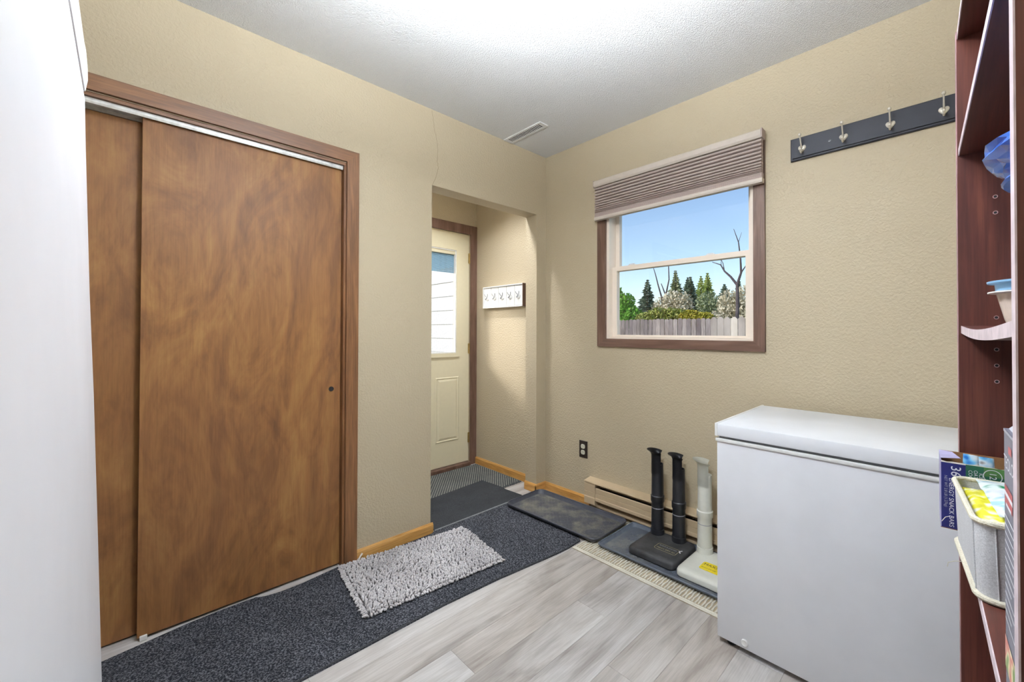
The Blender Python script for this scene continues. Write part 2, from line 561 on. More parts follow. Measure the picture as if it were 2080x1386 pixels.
# hairline crack above the entry opening
bm = bmesh.new()
pts = [(-0.929, 2.433), (-0.922, 2.38), (-0.915, 2.33), (-0.905, 2.30), (-0.895, 2.25), (-0.893, 2.19), (-0.898, 2.15), (-0.888, 2.12), (-0.896, 2.075), (-0.925, 2.005)]
fine = []
for a, b in zip(pts, pts[1:]):
    for i in range(4):
        t = i / 4
        fine.append((a[0] + (b[0] - a[0]) * t + random.uniform(-.003, .003), a[1] + (b[1] - a[1]) * t))
fine.append(pts[-1])
for a, b in zip(fine, fine[1:]):
    d = Vector((b[0] - a[0], b[1] - a[1])); n = Vector((-d.y, d.x)).normalized() * 0.0008
    bm.faces.new([bm.verts.new((0.0006, q[0], q[1])) for q in ((a[0] - n.x, a[1] - n.y), (b[0] - n.x, b[1] - n.y), (b[0] + n.x, b[1] + n.y), (a[0] + n.x, a[1] + n.y))])
struct('crack', bm, 'crack', 'thin jagged plaster crack', wl)
# window wall
WX0, WX1, WZ0, WZ1 = 0.555, 1.457, 1.104, 2.045
bm = bmesh.new()
box(bm, XD - 0.12, WX0, 0, 0.13, 0, H)
box(bm, WX1, XR + 0.12, 0, 0.13, 0, H)
box(bm, WX0, WX1, 0, 0.13, 0, WZ0)
box(bm, WX0, WX1, 0, 0.13, WZ1, H)
bmesh.ops.remove_doubles(bm, verts=bm.verts, dist=1e-5)
struct('wall_right', bm, 'wall', 'tan textured wall with the window')
bm = bmesh.new(); box(bm, XR, XR + 0.12, YB - 0.12, 0, 0, H)
struct('wall_side', bm, 'wall', 'tan wall behind the bookcase')
bm = bmesh.new(); box(bm, XD - 0.12, XR, YB - 0.12, YB, 0, H)
struct('wall_rear', bm, 'wall', 'tan wall behind the refrigerator')
# entry door wall
DY0, DY1, DZ = -0.905, -0.065, 2.003
bm = bmesh.new()
box(bm, XD - 0.12, XD, DY1, 0, 0, H)
box(bm, XD - 0.12, XD, YB, DY0, 0, H)
box(bm, XD - 0.12, XD, DY0, DY1, DZ, H)
struct('wall_entry', bm, 'wall', 'tan wall around the exterior door')
bm = bmesh.new(); box(bm, XD, -W, -1.12, -1.02, 0, H)
struct('wall_closet', bm, 'wall', 'tan wall between closet and entry')

# baseboards
def baseboard(name, runs, mats, label):
    first = None
    for r, m in zip(runs, mats):
        bm = bmesh.new()
        ax, c, d, a0, a1 = r      # axis, wall coordinate, direction of room, from, to
        t, h = 0.012, 0.060
        prof = [(c, 0), (c + d * t, 0), (c + d * t, h - 0.012), (c + d * t * 0.45, h), (c, h)]
        prism(bm, prof, ax, a0, a1)
        if first is None:
            first = struct(name, bm, m, label)
        else:
            struct('baseboard_run', bm, m, None, first)
baseboard('baseboard_left', [('y', 0, 1, -1.342, EY0 + 0.012), ('y', 0, 1, EY1 - 0.012, 0.0)], ['oak_y', 'oak_y'], 'golden oak baseboard on the closet wall')
baseboard('baseboard_jamb', [('x', EY1, -1, -W, 0.0119)], ['oak'], 'golden oak baseboard wrapping the entry jamb')
baseboard('baseboard_right', [('x', 0, -1, 0.012, 0.424)], ['oak'], 'golden oak baseboard under the window wall')
baseboard('baseboard_entry', [('x', 0, -1, XD + 0.015, -W)], ['oak'], 'golden oak baseboard in the entry nook')

# closet casing
def miter(bm, ax, u0, u1, v0, v1, w, front, back, side):
    """one mitred board of a casing in plane x or y; outer rect u0..u1, v0..v1"""
    i0, i1, j0, j1 = u0 + w, u1 - w, v0 + w, v1 - w
    P = {'top': [(u0, v1), (u1, v1), (i1, j1), (i0, j1)], 'bottom': [(u0, v0), (u1, v0), (i1, j0), (i0, j0)],
         'left': [(u0, v0), (i0, j0), (i0, j1), (u0, v1)], 'right': [(u1, v0), (i1, j0), (i1, j1), (u1, v1)]}[side]
    prism(bm, P, ax, back, front)
bm = bmesh.new(); miter(bm, 'x', CY0 - 0.055, CY1 + 0.055, -0.055, 2.052, 0.057, 0.015, 0.0, 'top')
tr = struct('trim_1', bm, 'case_wood_y', 'brown wood casing around the closet')
for s in ('left', 'right'):
    bm = bmesh.new()
    u = (CY0 - 0.055, CY0 + 0.002) if s == 'left' else (CY1 - 0.002, CY1 + 0.055)
    if s == 'right':
        prism(bm, [(u[0], 0), (u[1], 0), (u[1], 2.052), (u[0], 1.995)], 'x', 0, 0.015)
    else:
        prism(bm, [(u[0], 0), (u[1], 0), (u[1], 1.995), (u[0], 2.052)], 'x', 0, 0.015)
    struct('casing_board', bm, 'case_wood', None, tr)
bm = bmesh.new(); box(bm, -W, -0.0005, CY0, CY1, CZ - 0.014, CZ - 0.0005)
struct('head_jamb', bm, 'case_wood_y', None, tr)
for a, b in ((CY0, CY0 + 0.012), (CY1 - 0.012, CY1)):
    bm = bmesh.new(); box(bm, -W, -0.0005, a + 0.0003, b - 0.0003, 0, CZ - 0.015)
    struct('side_jamb', bm, 'case_wood', None, tr)
bm = bmesh.new()
prism(bm, [(-0.018, 1.958), (-0.015, 1.958), (-0.013, 1.966), (-0.013, 1.977), (-0.10, 1.977), (-0.10, 1.972), (-0.018, 1.972)], 'y', CY0 + 0.013, CY1 - 0.013)
box(bm, -0.082, -0.078, CY0 + 0.013, CY1 - 0.013, 1.958, 1.972)
struct('sliding_track', bm, 'alu', 'white aluminium sliding track', tr)
# closet sliding doors
d2 = struct('door_2', bbox(-0.062, -0.030, -2.113, CY1 - 0.013, 0.012, 1.964, 0.001, 1), 'door_wood', 'front mahogany sliding closet door')
bm = bmesh.new(); lathe(bm, 0, 0, [(0.0115, -0.001), (0.0115, 0.002), (0.0095, 0.0022), (0.0090, 0.0010)], 20)
bm.transform(Matrix.Translation((-0.0303, -1.450, 0.875)) @ Matrix.Rotation(math.pi / 2, 4, 'Y'))
struct('finger_pull', bm, 'dark', 'black round finger pull', d2)
bm = bbox(-0.058, -0.020, -2.106, -2.085, 0.002, 0.018, 0.002)
struct('floor_guide', bm, 'whitep', 'white plastic floor guide', d2)
struct('door_3', bbox(-0.106, -0.074, CY0 + 0.013, -2.06, 0.008, 1.955, 0.001, 1), 'door_wood', 'rear mahogany sliding closet door')

# ------------------------------------------------------------------ exterior door in the entry
d1 = bmesh.new()
FX, BX = -0.880, -0.924
GY0, GY1, GZ0, GZ1 = -0.80, -0.197, 0.970, 1.808
y0, y1 = DY0 + 0.003, DY1 - 0.003
box(d1, BX, FX, y0, GY0, 0.035, 1.998)
box(d1, BX, FX, GY1, y1, 0.035, 1.998)
box(d1, BX, FX, GY0, GY1, 0.035, GZ0)
box(d1, BX, FX, GY0, GY1, GZ1, 1.998)
bmesh.ops.remove_doubles(d1, verts=d1.verts, dist=1e-5)
door1 = struct('door_1', d1, 'cream_door', 'cream exterior door with half glass')
bm = bmesh.new()
for (u0, u1, v0, v1, s) in ((GY0 - .035, GY1 + .032, GZ0 - .03, GZ1 + .07, None),):
    for s in ('top', 'bottom', 'left', 'right'):
        miter(bm, 'x', u0, u1, v0, v1, 0.033, FX + 0.010, FX, s)
struct('lite_frame', bm, 'cream_door', None, door1)
bm = bmesh.new()
for s in ('top', 'bottom', 'left', 'right'):
    miter(bm, 'x', GY0 - .002, GY1 + .002, GZ0 - .0, GZ1 + .04, 0.012, FX + 0.006, FX - 0.02, s)
struct('inner_bead', bm, 'whitep', None, door1)
for yc0, yc1 in ((-0.391, -0.166), (-0.80, -0.575)):
    bm = bmesh.new()
    rings = []
    for ins, dx in ((0, 0.0005), (0.010, 0.005), (0.018, 0.0008), (0.036, 0.0065)):
        rings.append([Vector((FX + dx, yc0 + ins, 0.235 + ins)), Vector((FX + dx, yc1 - ins, 0.235 + ins)), Vector((FX + dx, yc1 - ins, 0.775 - ins)), Vector((FX + dx, yc0 + ins, 0.775 - ins))])
    loft(bm, rings, False, True)
    struct('raised_panel', bm, 'cream_door', None, door1)
bm = bmesh.new(); box(bm, -0.909, -0.906, GY0, GY1, GZ0, GZ1)
struct('glass_pane', bm, 'glass', 'clear door glass', door1)
bs = bmesh.new(); box(bs, -0.901, -0.899, GY0 + .004, GY1 - .004, 0, 0.0095)
sl = None
for i in range(14):
    z = 1.652 + i * 0.0112
    if sl is None:
        sl = struct('blind_slat', bs, 'slatblue', None, door1); sl.location.z += z
    else:
        dup(sl, None, (0, 0, z - 1.652))
bm = bmesh.new()
for zc in (1.792, 1.008, 0.236):
    b2 = bmesh.new()
    lathe(b2, 0, 0, [(0.0065, -0.045), (0.0065, 0.045)], 10)
    box(b2, -0.001, 0.001, -0.016, 0.0, -0.043, 0.043)
    b2.transform(Matrix.Translation((FX + 0.006, DY1 + 0.002, zc)))
    struct('hinge', b2, 'brass', 'brass hinge', door1, True)
bm.free()
# door casing
bm = bmesh.new(); prism(bm, [(DY0 - .062, 2.075), (-0.0005, 2.075), (DY1 + .0, 1.998), (DY0 - 0.0, 1.998)], 'x', XD, XD + 0.014)
t2 = struct('trim_2', bm, 'dark_case', 'dark stained casing around the exterior door')
bm = bmesh.new(); prism(bm, [(DY1, 0), (-0.0005, 0), (-0.0005, 2.075), (DY1, 1.998)], 'x', XD, XD + 0.014)
struct('casing_board', bm, 'dark_case', None, t2)
bm = bmesh.new(); prism(bm, [(DY0, 0), (DY0 - .062, 0), (DY0 - .062, 2.075), (DY0, 1.998)], 'x', XD, XD + 0.014)
struct('casing_board', bm, 'dark_case', None, t2)
bm = bbox(XD - 0.11, XD + 0.03, DY0, DY1 + 0.0, 0.0, 0.030, 0.006)
struct('trim_3', bm, 'dark_case', 'brown wooden door threshold')

# ------------------------------------------------------------------ window
bm = bmesh.new()
for s in ('left', 'right', 'top', 'bottom'):
    miter(bm, 'y', WX0, WX1, WZ0, WZ1, 0.020, 0.0, 0.115, s)
win = struct('window_1', bm, 'vinyl', 'double-hung window with dark wood casing')
for s, m in (('left', 'dark_case'), ('right', 'dark_case'), ('top', 'dark_case_x'), ('bottom', 'dark_case_x')):
    bm = bmesh.new()
    i0, i1, j0, j1 = 0.556, 1.456, 1.112, 2.04
    u0, u1, v0, v1 = 0.492, 1.509, 1.0615, 2.10
    P = {'top': [(u0, v1), (u1, v1), (i1, j1), (i0, j1)], 'bottom': [(u0, v0), (u1, v0), (i1, j0), (i0, j0)],
         'left': [(u0, v0), (i0, j0), (i0, j1), (u0, v1)], 'right': [(u1, v0), (i1, j0), (i1, j1), (u1, v1)]}[s]
    prism(bm, P, 'y', -0.0005, -0.016)
    struct('casing_board', bm, m, None, win)
def sash(name, x0, x1, z0, z1, w, wt, wb, ya, yb):
    bm = bmesh.new()
    box(bm, x0, x0 + w, ya, yb, z0, z1); box(bm, x1 - w, x1, ya, yb, z0, z1)
    box(bm, x0 + w, x1 - w, ya, yb, z0, z0 + wb); box(bm, x0 + w, x1 - w, ya, yb, z1 - wt, z1)
    s = struct(name, bm, 'vinyl', None, win)
    bm = bmesh.new(); box(bm, x0 + w, x1 - w, (ya + yb) / 2 - .002, (ya + yb) / 2 + .002, z0 + wb, z1 - wt)
    struct('glass_pane', bm, 'glass', 'clear window glass', s)
    return s
sash('upper_sash', 0.576, 1.436, 1.548, 2.024, 0.030, 0.03, 0.026, 0.072, 0.100)
ls = sash('lower_sash', 0.576, 1.436, 1.1245, 1.573, 0.034, 0.028, 0.012, 0.036, 0.068)
for x in (0.715, 1.215):
    bm = bmesh.new()
    loft(bm, [rrect(x, 0.052, 0.05, 0.022, 0.008, 1.573), rrect(x, 0.052, 0.046, 0.02, 0.008, 1.580), rrect(x, 0.052, 0.03, 0.012, 0.005, 1.584)])
    struct('sash_lock', bm, 'whitep', 'white sash lock', ls)

# pleated blind
bl = thing('window_blind', 'taupe pleated window blind half raised over the window', 'blind', (1.004, -0.04, 1.87))
bm = bmesh.new()
prism(bm, [(-0.018, 2.085), (-0.060, 2.085), (-0.066, 2.095), (-0.066, 2.120), (-0.058, 2.127), (-0.018, 2.127)], 'x', 0.500, 1.508)
hr = obj('head_rail', bm, 'blind_rail', bl)
for x0, x1 in ((0.495, 0.4995), (1.5085, 1.514)):
    obj('end_cap', bbox(x0, x1, -0.0665, -0.017, 2.083, 2.128, 0.001, 1), 'blind', hr)
ph = [0.0195, 0.019, 0.019, 0.0185, 0.0175, 0.0165, 0.0150, 0.0130, 0.0110, 0.0085, 0.0065]
z = 2.083
for h in ph:
    bm = bmesh.new()
    ov = 0.0015
    prism(bm, [(-0.030, z), (-0.046, z - .04 * h), (-0.057, z - h * .22), (-0.060, z - h * .5), (-0.057, z - h * .74), (-0.044, z - h * .86), (-0.030, z - h * .90)], 'x', 0.503, 1.508)
    obj('pleat', bm, 'blind', bl)
    z -= h
bm = bmesh.new()
n = 5
prof = [(-0.026, z)]
hh = (z - 1.893)
prof = [(-0.054, z)]
for i in range(n):
    prof += [(-0.0565, z - hh * (i + 0.5) / n), (-0.054, z - hh * (i + 1) / n)]
prof += [(-0.028, 1.893), (-0.028, z)]
prism(bm, prof, 'x', 0.502, 1.509)
obj('pleat_stack', bm, 'blind', bl)
bm = bmesh.new()
prism(bm, [(-0.058, 1.893), (-0.060, 1.880), (-0.056, 1.872), (-0.028, 1.872), (-0.026, 1.893)], 'x', 0.499, 1.511)
obj('bottom_rail', bm, 'blind_rail', bl)

# ------------------------------------------------------------------ added fill lamp imitating flash bounced off the ceiling (out of frame)
LX, LY, LZ = 1.48, -1.60, 2.10
lp = thing('unseen_fill_lamp', 'added unseen bowl lamp over the aisle for room fill light', 'lamp', (LX, LY, LZ - .09))
bm = bmesh.new(); lathe(bm, LX, LY, [(0.06, H - .0003), (0.06, H - 0.015), (0.010, H - 0.02), (0.010, LZ - .05)], 20)
obj('fill_stem', bm, 'nickel', lp, True)
bm = bmesh.new(); lathe(bm, LX, LY, [(0.17, LZ + .02), (0.16, LZ - .02), (0.12, LZ - .06), (0.05, LZ - .085), (0.004, LZ - .09), (0.004, LZ - .087), (0.05, LZ - .081), (0.118, LZ - .056), (0.156, LZ - .018), (0.166, LZ + .02)], 32, True, True)
bm.faces.ensure_lookup_table()
bm.free()
bm = bmesh.new()
loft(bm, [circ(LX, LY, r, z, 32) for r, z in [(0.166, LZ + .02), (0.156, LZ - .018), (0.118, LZ - .056), (0.05, LZ - .081), (0.004, LZ - .087), (0.004, LZ - .09), (0.05, LZ - .085), (0.12, LZ - .06), (0.16, LZ - .02), (0.17, LZ + .02), (0.166, LZ + .02)]], False, False)
MT['fill_bowl'] = emit('fill_bowl_glow', (238, 246, 255), FILL_BOWL)
obj('fill_bowl', bm, 'fill_bowl', lp, True)
bm = bmesh.new(); bmesh.ops.create_uvsphere(bm, u_segments=24, v_segments=16, radius=0.06, matrix=Matrix.Translation((LX, LY, LZ - .005)) @ Matrix.Diagonal((1.6, 1.6, .5, 1)))
MT['lamp'] = emit('fill_glow', (238, 246, 255), FILL_UP)
obj('fill_bulb', bm, 'lamp', lp, True)

# added can light that brightens the entry nook (above the header, out of sight)
EX, EY = -0.27, -0.52
el = thing('unseen_entry_fill', 'added unseen can lamp for fill light in the entry nook', 'lamp', (EX, EY, H - .11))
bm = bmesh.new()
loft(bm, [circ(EX, EY, r, z, 28) for r, z in ((0.001, H - .0003), (0.078, H - .0003), (0.078, H - .11), (0.074, H - .11), (0.074, H - .036), (0.001, H - .036))])
obj('fill_can', bm, 'whitep', el, True)
bm = bmesh.new(); loft(bm, [circ(EX, EY, 0.07, H - .040, 24), circ(EX, EY, 0.07, H - .038, 24)])
MT['fill_entry'] = emit('entry_fill_glow', (246, 249, 255), FILL_ENTRY)
obj('fill_disc', bm, 'fill_entry', el)

# ------------------------------------------------------------------ ceiling vent
v = thing('ceiling_vent', 'narrow white ceiling register near the corner', 'vent', (0.18, -0.368, H - 0.006))
bm = bmesh.new()
for a in ((0.006, 0.355, -0.405, -0.392), (0.006, 0.355, -0.348, -0.335), (0.006, 0.026, -0.392, -0.348), (0.335, 0.355, -0.392, -0.348)):
    box(bm, a[0], a[1], a[2], a[3], H - 0.006, H - 0.0002)
obj('vent_frame', bm, 'whitep', v)
bm = bmesh.new(); box(bm, 0.026, 0.335, -0.392, -0.348, H - 0.0012, H - 0.0004)
obj('vent_duct', bm, 'dark', v)
first = None
for i in range(21):
    x = 0.034 + i * 0.0148
    if first is None:
        bm = bmesh.new(); box(bm, -0.0030, 0.0030, -0.392, -0.348, -0.0056, -0.0044)
        bm.transform(Matrix.Translation((x, 0, H)))
        first = obj('vent_slat', bm, 'whitep', v)
    else:
        dup(first, None, (i * 0.0148, 0, 0))

# ------------------------------------------------------------------ coat rack
rk = thing('coat_rack', 'black wooden coat rack with satin nickel hooks', 'coat rack', (2.02, 0, 1.947))
bm = bmesh.new()
x0, x1, za, zb = 1.621, 2.42, 1.947, 2.050
rings = [[Vector((x0 + i, y, za + i)), Vector((x1 - i, y, za + i)), Vector((x1 - i, y, zb - i)), Vector((x0 + i, y, zb - i))] for i, y in ((0, -0.0005), (0, -0.010), (0.003, -0.013), (0.008, -0.013), (0.010, -0.019))]
loft(bm, rings)
obj('board', bm, 'rackblack', rk)
for x in (1.776, 2.26):
    bm = bmesh.new(); lathe(bm, 0, 0, [(0.006, 0), (0.0055, 0.002), (0.002, 0.0022)], 14)
    bm.transform(Matrix.Translation((x, -0.019, 1.995)) @ Matrix.Rotation(math.pi / 2, 4, 'X'))
    obj('screw_cap', bm, 'black', rk)
hk = None
for i in range(5):
    if hk is None:
        x = 1.670; zc = 1.992
        bm = bmesh.new()
        heart = []
        for k in range(28):
            a = 2 * math.pi * k / 28
            hx = 16 * math.sin(a) ** 3
            hz = 13 * math.cos(a) - 5 * math.cos(2 * a) - 2 * math.cos(3 * a) - math.cos(4 * a)
            heart.append((hx * 0.00098, hz * 0.00118))
        rings = []
        for s, y in ((1, -0.019), (1, -0.022), (0.8, -0.0245), (0.3, -0.026)):
            rings.append([Vector((x + p[0] * s, y, zc + p[1] * s)) for p in heart])
        loft(bm, rings)
        hk = obj('hook', bm, 'nickel', rk, True)
        bm = bmesh.new()
        tube(bm, [(x, -0.024, zc + .002), (x, -0.036, zc + .006), (x, -0.046, zc + .020), (x, -0.053, zc + .034), (x, -0.062, zc + .047)], [0.0042, 0.0034, 0.0028, 0.0028, 0.0034], 10)
        bmesh.ops.create_uvsphere(bm, u_segments=10, v_segments=8, radius=0.0068, matrix=Matrix.Translation((x, -0.063, zc + .049)))
        p1 = obj('upper_prong', bm, 'nickel', hk, True)
        bm = bmesh.new()
        tube(bm, [(x, -0.024, zc - .004), (x, -0.031, zc - .016), (x, -0.040, zc - .024), (x, -0.050, zc - .022), (x, -0.055, zc - .014)], [0.0045, 0.0042, 0.004, 0.0038, 0.0042], 10)
        bmesh.ops.create_uvsphere(bm, u_segments=10, v_segments=8, radius=0.0058, matrix=Matrix.Translation((x, -0.0555, zc - .012)))
        p2 = obj('lower_prong', bm, 'nickel', hk, True)
    else:
        h2 = dup(hk, rk, (i * 0.1565, 0, 0))
        dup(p1, h2); dup(p2, h2)

# ------------------------------------------------------------------ key rack in the entry
kr = thing('key_rack', 'white five-panel key rack on the entry nook wall', 'key rack', (-0.462, 0, 1.351))
x0, x1, za, zb = -0.714, -0.212, 1.351, 1.529
bm = bmesh.new(); box(bm, x0, x1, -0.012, -0.0006, za, zb)
obj('back_board', bm, 'whitep', kr)
bm = bmesh.new()
for a in ((x0, x1, za, za + .008), (x0, x1, zb - .008, zb)):
    box(bm, a[0], a[1], -0.040, -0.012, a[2], a[3])
box(bm, x0, x0 + .006, -0.040, -0.012, za + .008, zb - .008)
obj('frame', bm, 'whitep', kr)
bm = bmesh.new(); box(bm, x1 + .0004, x1 + .006, -0.040, -0.0006, za, zb)
tag(obj('end_board', bm, 'dark_case', kr), 'brown wooden end board')
pw = (x1 - x0 - .006) / 5
for i in range(5):
    xc = x0 + .006 + pw * (i + .5)
    obj('panel', bbox(xc - pw / 2 + .002, xc + pw / 2 - .002, -0.034, -0.012, za + .010, zb - .010, 0.001, 1), 'whitep', kr)
    zc = 1.438
    bm = bmesh.new()
    lathe(bm, 0, 0, [(0.019, 0), (0.019, 0.003), (0.016, 0.005)], 16)
    bm.transform(Matrix.Translation((xc, -0.034, zc - .008)) @ Matrix.Rotation(math.pi / 2, 4, 'X'))
    kh = obj('key_hook', bm, 'whitep', kr, True)
    bm = bmesh.new()
    tube(bm, [(xc, -0.039, zc + .002), (xc, -0.048, zc - .006), (xc, -0.052, zc - .016), (xc, -0.058, zc - .014)], [0.003, 0.0035, 0.004, 0.003], 8)
    obj('peg', bm, 'gasket', kh, True)
    bm = bmesh.new()
    for sx in (-1, 1):
        tube(bm, [(xc + sx * .004, -0.039, zc + .006), (xc + sx * .016, -0.046, zc + .016), (xc + sx * .021, -0.050, zc + .030)], 0.0024, 6)
    obj('side_prongs', bm, 'gasket', kh, True)

# ------------------------------------------------------------------ outlet
ol = thing('outlet', 'dark brown outlet cover with two ivory sockets', 'outlet', (0.365, 0, 0.308))
bm = bmesh.new()
rings = []
for i, y in ((0, -0.0005), (0, -0.003), (0.003, -0.006)):
    rings.append([Vector((0.330 + i, y, 0.308 + i)), Vector((0.400 - i, y, 0.308 + i)), Vector((0.400 - i, y, 0.422 - i)), Vector((0.330 + i, y, 0.422 - i))])
loft(bm, rings)
obj('cover_plate', bm, 'cover_brown', ol)
for zc in (0.3845, 0.3455):
    bm = bmesh.new()
    pts = []
    for k in range(24):
        a = 2 * math.pi * k / 24
        pts.append((0.365 + 0.0172 * math.cos(a), zc + max(-0.0142, min(0.0142, 0.0178 * math.sin(a)))))
    prism(bm, pts, 'y', -0.0055, -0.0085)
    sk = obj('socket', bm, 'ivory', ol)
    bm = bmesh.new()
    box(bm, 0.358, 0.3598, -0.0090, -0.0084, zc - .001, zc + .008)
    box(bm, 0.3702, 0.372, -0.0090, -0.0084, zc - .001, zc + .008)
    box(bm, 0.3632, 0.3668, -0.0090, -0.0084, zc - .010, zc - .006)
    obj('slots', bm, 'dark', sk)

# ------------------------------------------------------------------ baseboard heater
ht = thing('baseboard_heater', 'tan electric baseboard heater along the window wall', 'heater', (1.2, 0, 0.03))
X0, X1 = 0.427, 2.30
bm = bmesh.new()
box(bm, X0 + .004, X1, -0.008, -0.0006, 0.035, 0.196)
obj('back_plate', bm, 'heater', ht)
bm = bmesh.new()
prism(bm, [(-0.0005, 0.199), (-0.066, 0.190), (-0.068, 0.184), (-0.066, 0.184), (-0.063, 0.187), (-0.0005, 0.196)], 'x', X0 - .003, X1)
obj('top_cover', bm, 'heater', ht)
bm = bmesh.new()
prism(bm, [(-0.0600, 0.160), (-0.0640, 0.157), (-0.0640, 0.128), (-0.0610, 0.126), (-0.0640, 0.124), (-0.0640, 0.098), (-0.0670, 0.094), (-0.0670, 0.079), (-0.060, 0.076), (-0.058, 0.076), (-0.058, 0.160)], 'x', 0.516, X1)
obj('front_panel', bm, 'heater', ht)
bm = bmesh.new()
prism(bm, [(-0.009, 0.184), (-0.058, 0.184), (-0.0655, 0.172), (-0.0655, 0.128), (-0.063, 0.126), (-0.0655, 0.124), (-0.0655, 0.096), (-0.068, 0.092), (-0.068, 0.050), (-0.05, 0.042), (-0.009, 0.042)], 'x', X0, 0.513)
obj('end_cap', bm, 'heater', ht)
bm = bmesh.new()
for i in range(220):
    x = 0.525 + i * 0.008
    box(bm, x, x + .0008, -0.052, -0.012, 0.085, 0.150)
o = obj('heating_fins', bm, 'dark', ht); o['kind'] = 'stuff'
bm = bmesh.new(); prism(bm, [(-0.009, 0.035), (-0.052, 0.035), (-0.052, 0.045), (-0.009, 0.045)], 'x', 0.516, X1)
obj('bottom_rail', bm, 'heater', ht)

# ------------------------------------------------------------------ chest freezer
fz = thing('chest_freezer', 'white chest freezer under the coat rack', 'freezer', (1.98, -0.35, 0.0))
obj('cabinet', bbox(1.518, 2.44, -0.605, -0.09, 0.022, 0.750, 0.004), 'white', fz, True)
bm = bmesh.new()
obj('top_rim', bbox(1.514, 2.444, -0.610, -0.086, 0.7485, 0.7605, 0.003), 'whitep', fz, True)
obj('gasket', bbox(1.526, 2.432, -0.600, -0.096, 0.760, 0.770, 0.0), 'gasket', fz)
lid = obj('lid', bbox(1.520, 2.444, -0.612, -0.080, 0.7695, 0.8145, 0.004), 'white_top', fz, True)
obj('lid_end_cap', bbox(1.5135, 1.5235, -0.614, -0.079, 0.7685, 0.8160, 0.002), 'whitep', lid, True)
bm = bmesh.new(); lathe(bm, 0, 0, [(0.0125, 0), (0.0125, 0.004), (0.0105, 0.006), (0.008, 0.0045), (0.001, 0.0045)], 20)
bm.transform(Matrix.Translation((1.617, -0.6045, 0.0455)) @ Matrix.Rotation(math.pi / 2, 4, 'X'))
obj('drain_plug', bm, 'whitep', fz, True)
for x in (1.56, 2.40):
    for y in (-0.57, -0.13):
        bm = bmesh.new(); lathe(bm, x, y, [(0.018, 0.0005), (0.02, 0.01), (0.012, 0.024)], 14)
        obj('foot', bm, 'black_matte', fz, True)

# ------------------------------------------------------------------ refrigerator at the left
rf = thing('refrigerator', 'tall white refrigerator standing in front of the closet', 'refrigerator', (1.5, -2.55, 0.0))
RX0, RX1 = 1.10, 1.90
obj('cabinet', bbox(RX0 + .006, RX1 - .006, -2.88, -2.272, 0.02, 1.785, 0.006), 'white', rf, True)
def rdoor(name, prof, back):
    bm = bmesh.new()
    rings = []
    for x, ins in ((RX0, 0.004), (RX0 + .004, 0.0), (RX1 - .004, 0.0), (RX1, 0.004)):
        rings.append([Vector((x, y - ins, z)) for y, z in prof] + [Vector((x, back, prof[-1][1])), Vector((x, back, prof[0][1]))])
    loft(bm, rings)
    return obj(name, bm, 'white', rf, True)
low = [(-2.172, 0.08), (-2.163, 0.10), (-2.1765, 0.553), (-2.183, 0.80), (-2.190, 1.051), (-2.196, 1.219), (-2.2026, 1.469), (-2.2043, 1.550), (-2.208, 1.556)]
rdoor('lower_door', low, -2.270)
hi_ = [(-2.212, 1.5605), (-2.2046, 1.566), (-2.2020, 1.585), (-2.2024, 1.605), (-2.2045, 1.635), (-2.2095, 1.669), (-2.218, 1.713), (-2.232, 1.76), (-2.255, 1.79)]
ud = rdoor('upper_door', hi_, -2.270)
bm = bmesh.new()
rings = []
for x, d in ((RX0 - .0035, -0.03), (RX0 - .0035, -0.001), (RX0 - .0015, 0.0006), (RX0 + .004, 0.0004), (RX0 + .006, -0.003)):
    rings.append([Vector((x, y + d, z)) for y, z in hi_[1:]])
for a, b in zip(rings, rings[1:]):
    pass
loft(bm, rings, False, False, False)
obj('edge_trim', bm, 'fridge_edge', ud, True)
bm = bmesh.new(); box(bm, RX0 + .02, RX1 - .02, -2.27, -2.22, 0.012, 0.07)
obj('toe_grille', bm, 'gasket', rf)

# ------------------------------------------------------------------ bookcase
BA = math.radians(2.45)
tx, ty = math.sin(BA), -math.cos(BA)
nx, ny = math.cos(BA), math.sin(BA)
BF = Matrix(((tx, nx, 0, 2.166), (ty, ny, 0, -0.95), (0, 0, 1, 0), (0, 0, 0, 1)))     # (s, off, z) -> world
def bk(s, o, z):
    return BF @ Vector((s, o, z))
SD = Vector((tx, ty, 0)); OD = Vector((nx, ny, 0)); ZD = Vector((0, 0, 1))
bc = thing('bookcase', 'dark cherry bookcase with adjustable shelves against the side wall', 'bookcase', bk(0.34, 0.145, 0))
BD = 0.290
def bpart(name, s0, s1, o0, o1, z0, z1, mat, parent=bc):
    return obj(name, bbox(s0, s1, o0, o1, z0, z1, 0, 1, BF), mat, parent)
far = bpart('side_panel', -0.016, 0.0, 0.001, BD, 0, 1.788, 'cherry')
bpart('edge_band', -0.0162, 0.0002, -0.0004, 0.001, 0, 1.788, 'edge_side', far)
near = bpart('side_panel', 0.675, 0.693, 0.001, BD, 0, 1.788, 'cherry')
bpart('edge_band', 0.6748, 0.6932, -0.0004, 0.001, 0, 1.788, 'edge', near)
bpart('back_panel', 0.0002, 0.6748, BD - .006, BD, 0.02, 1.786, 'cherry')
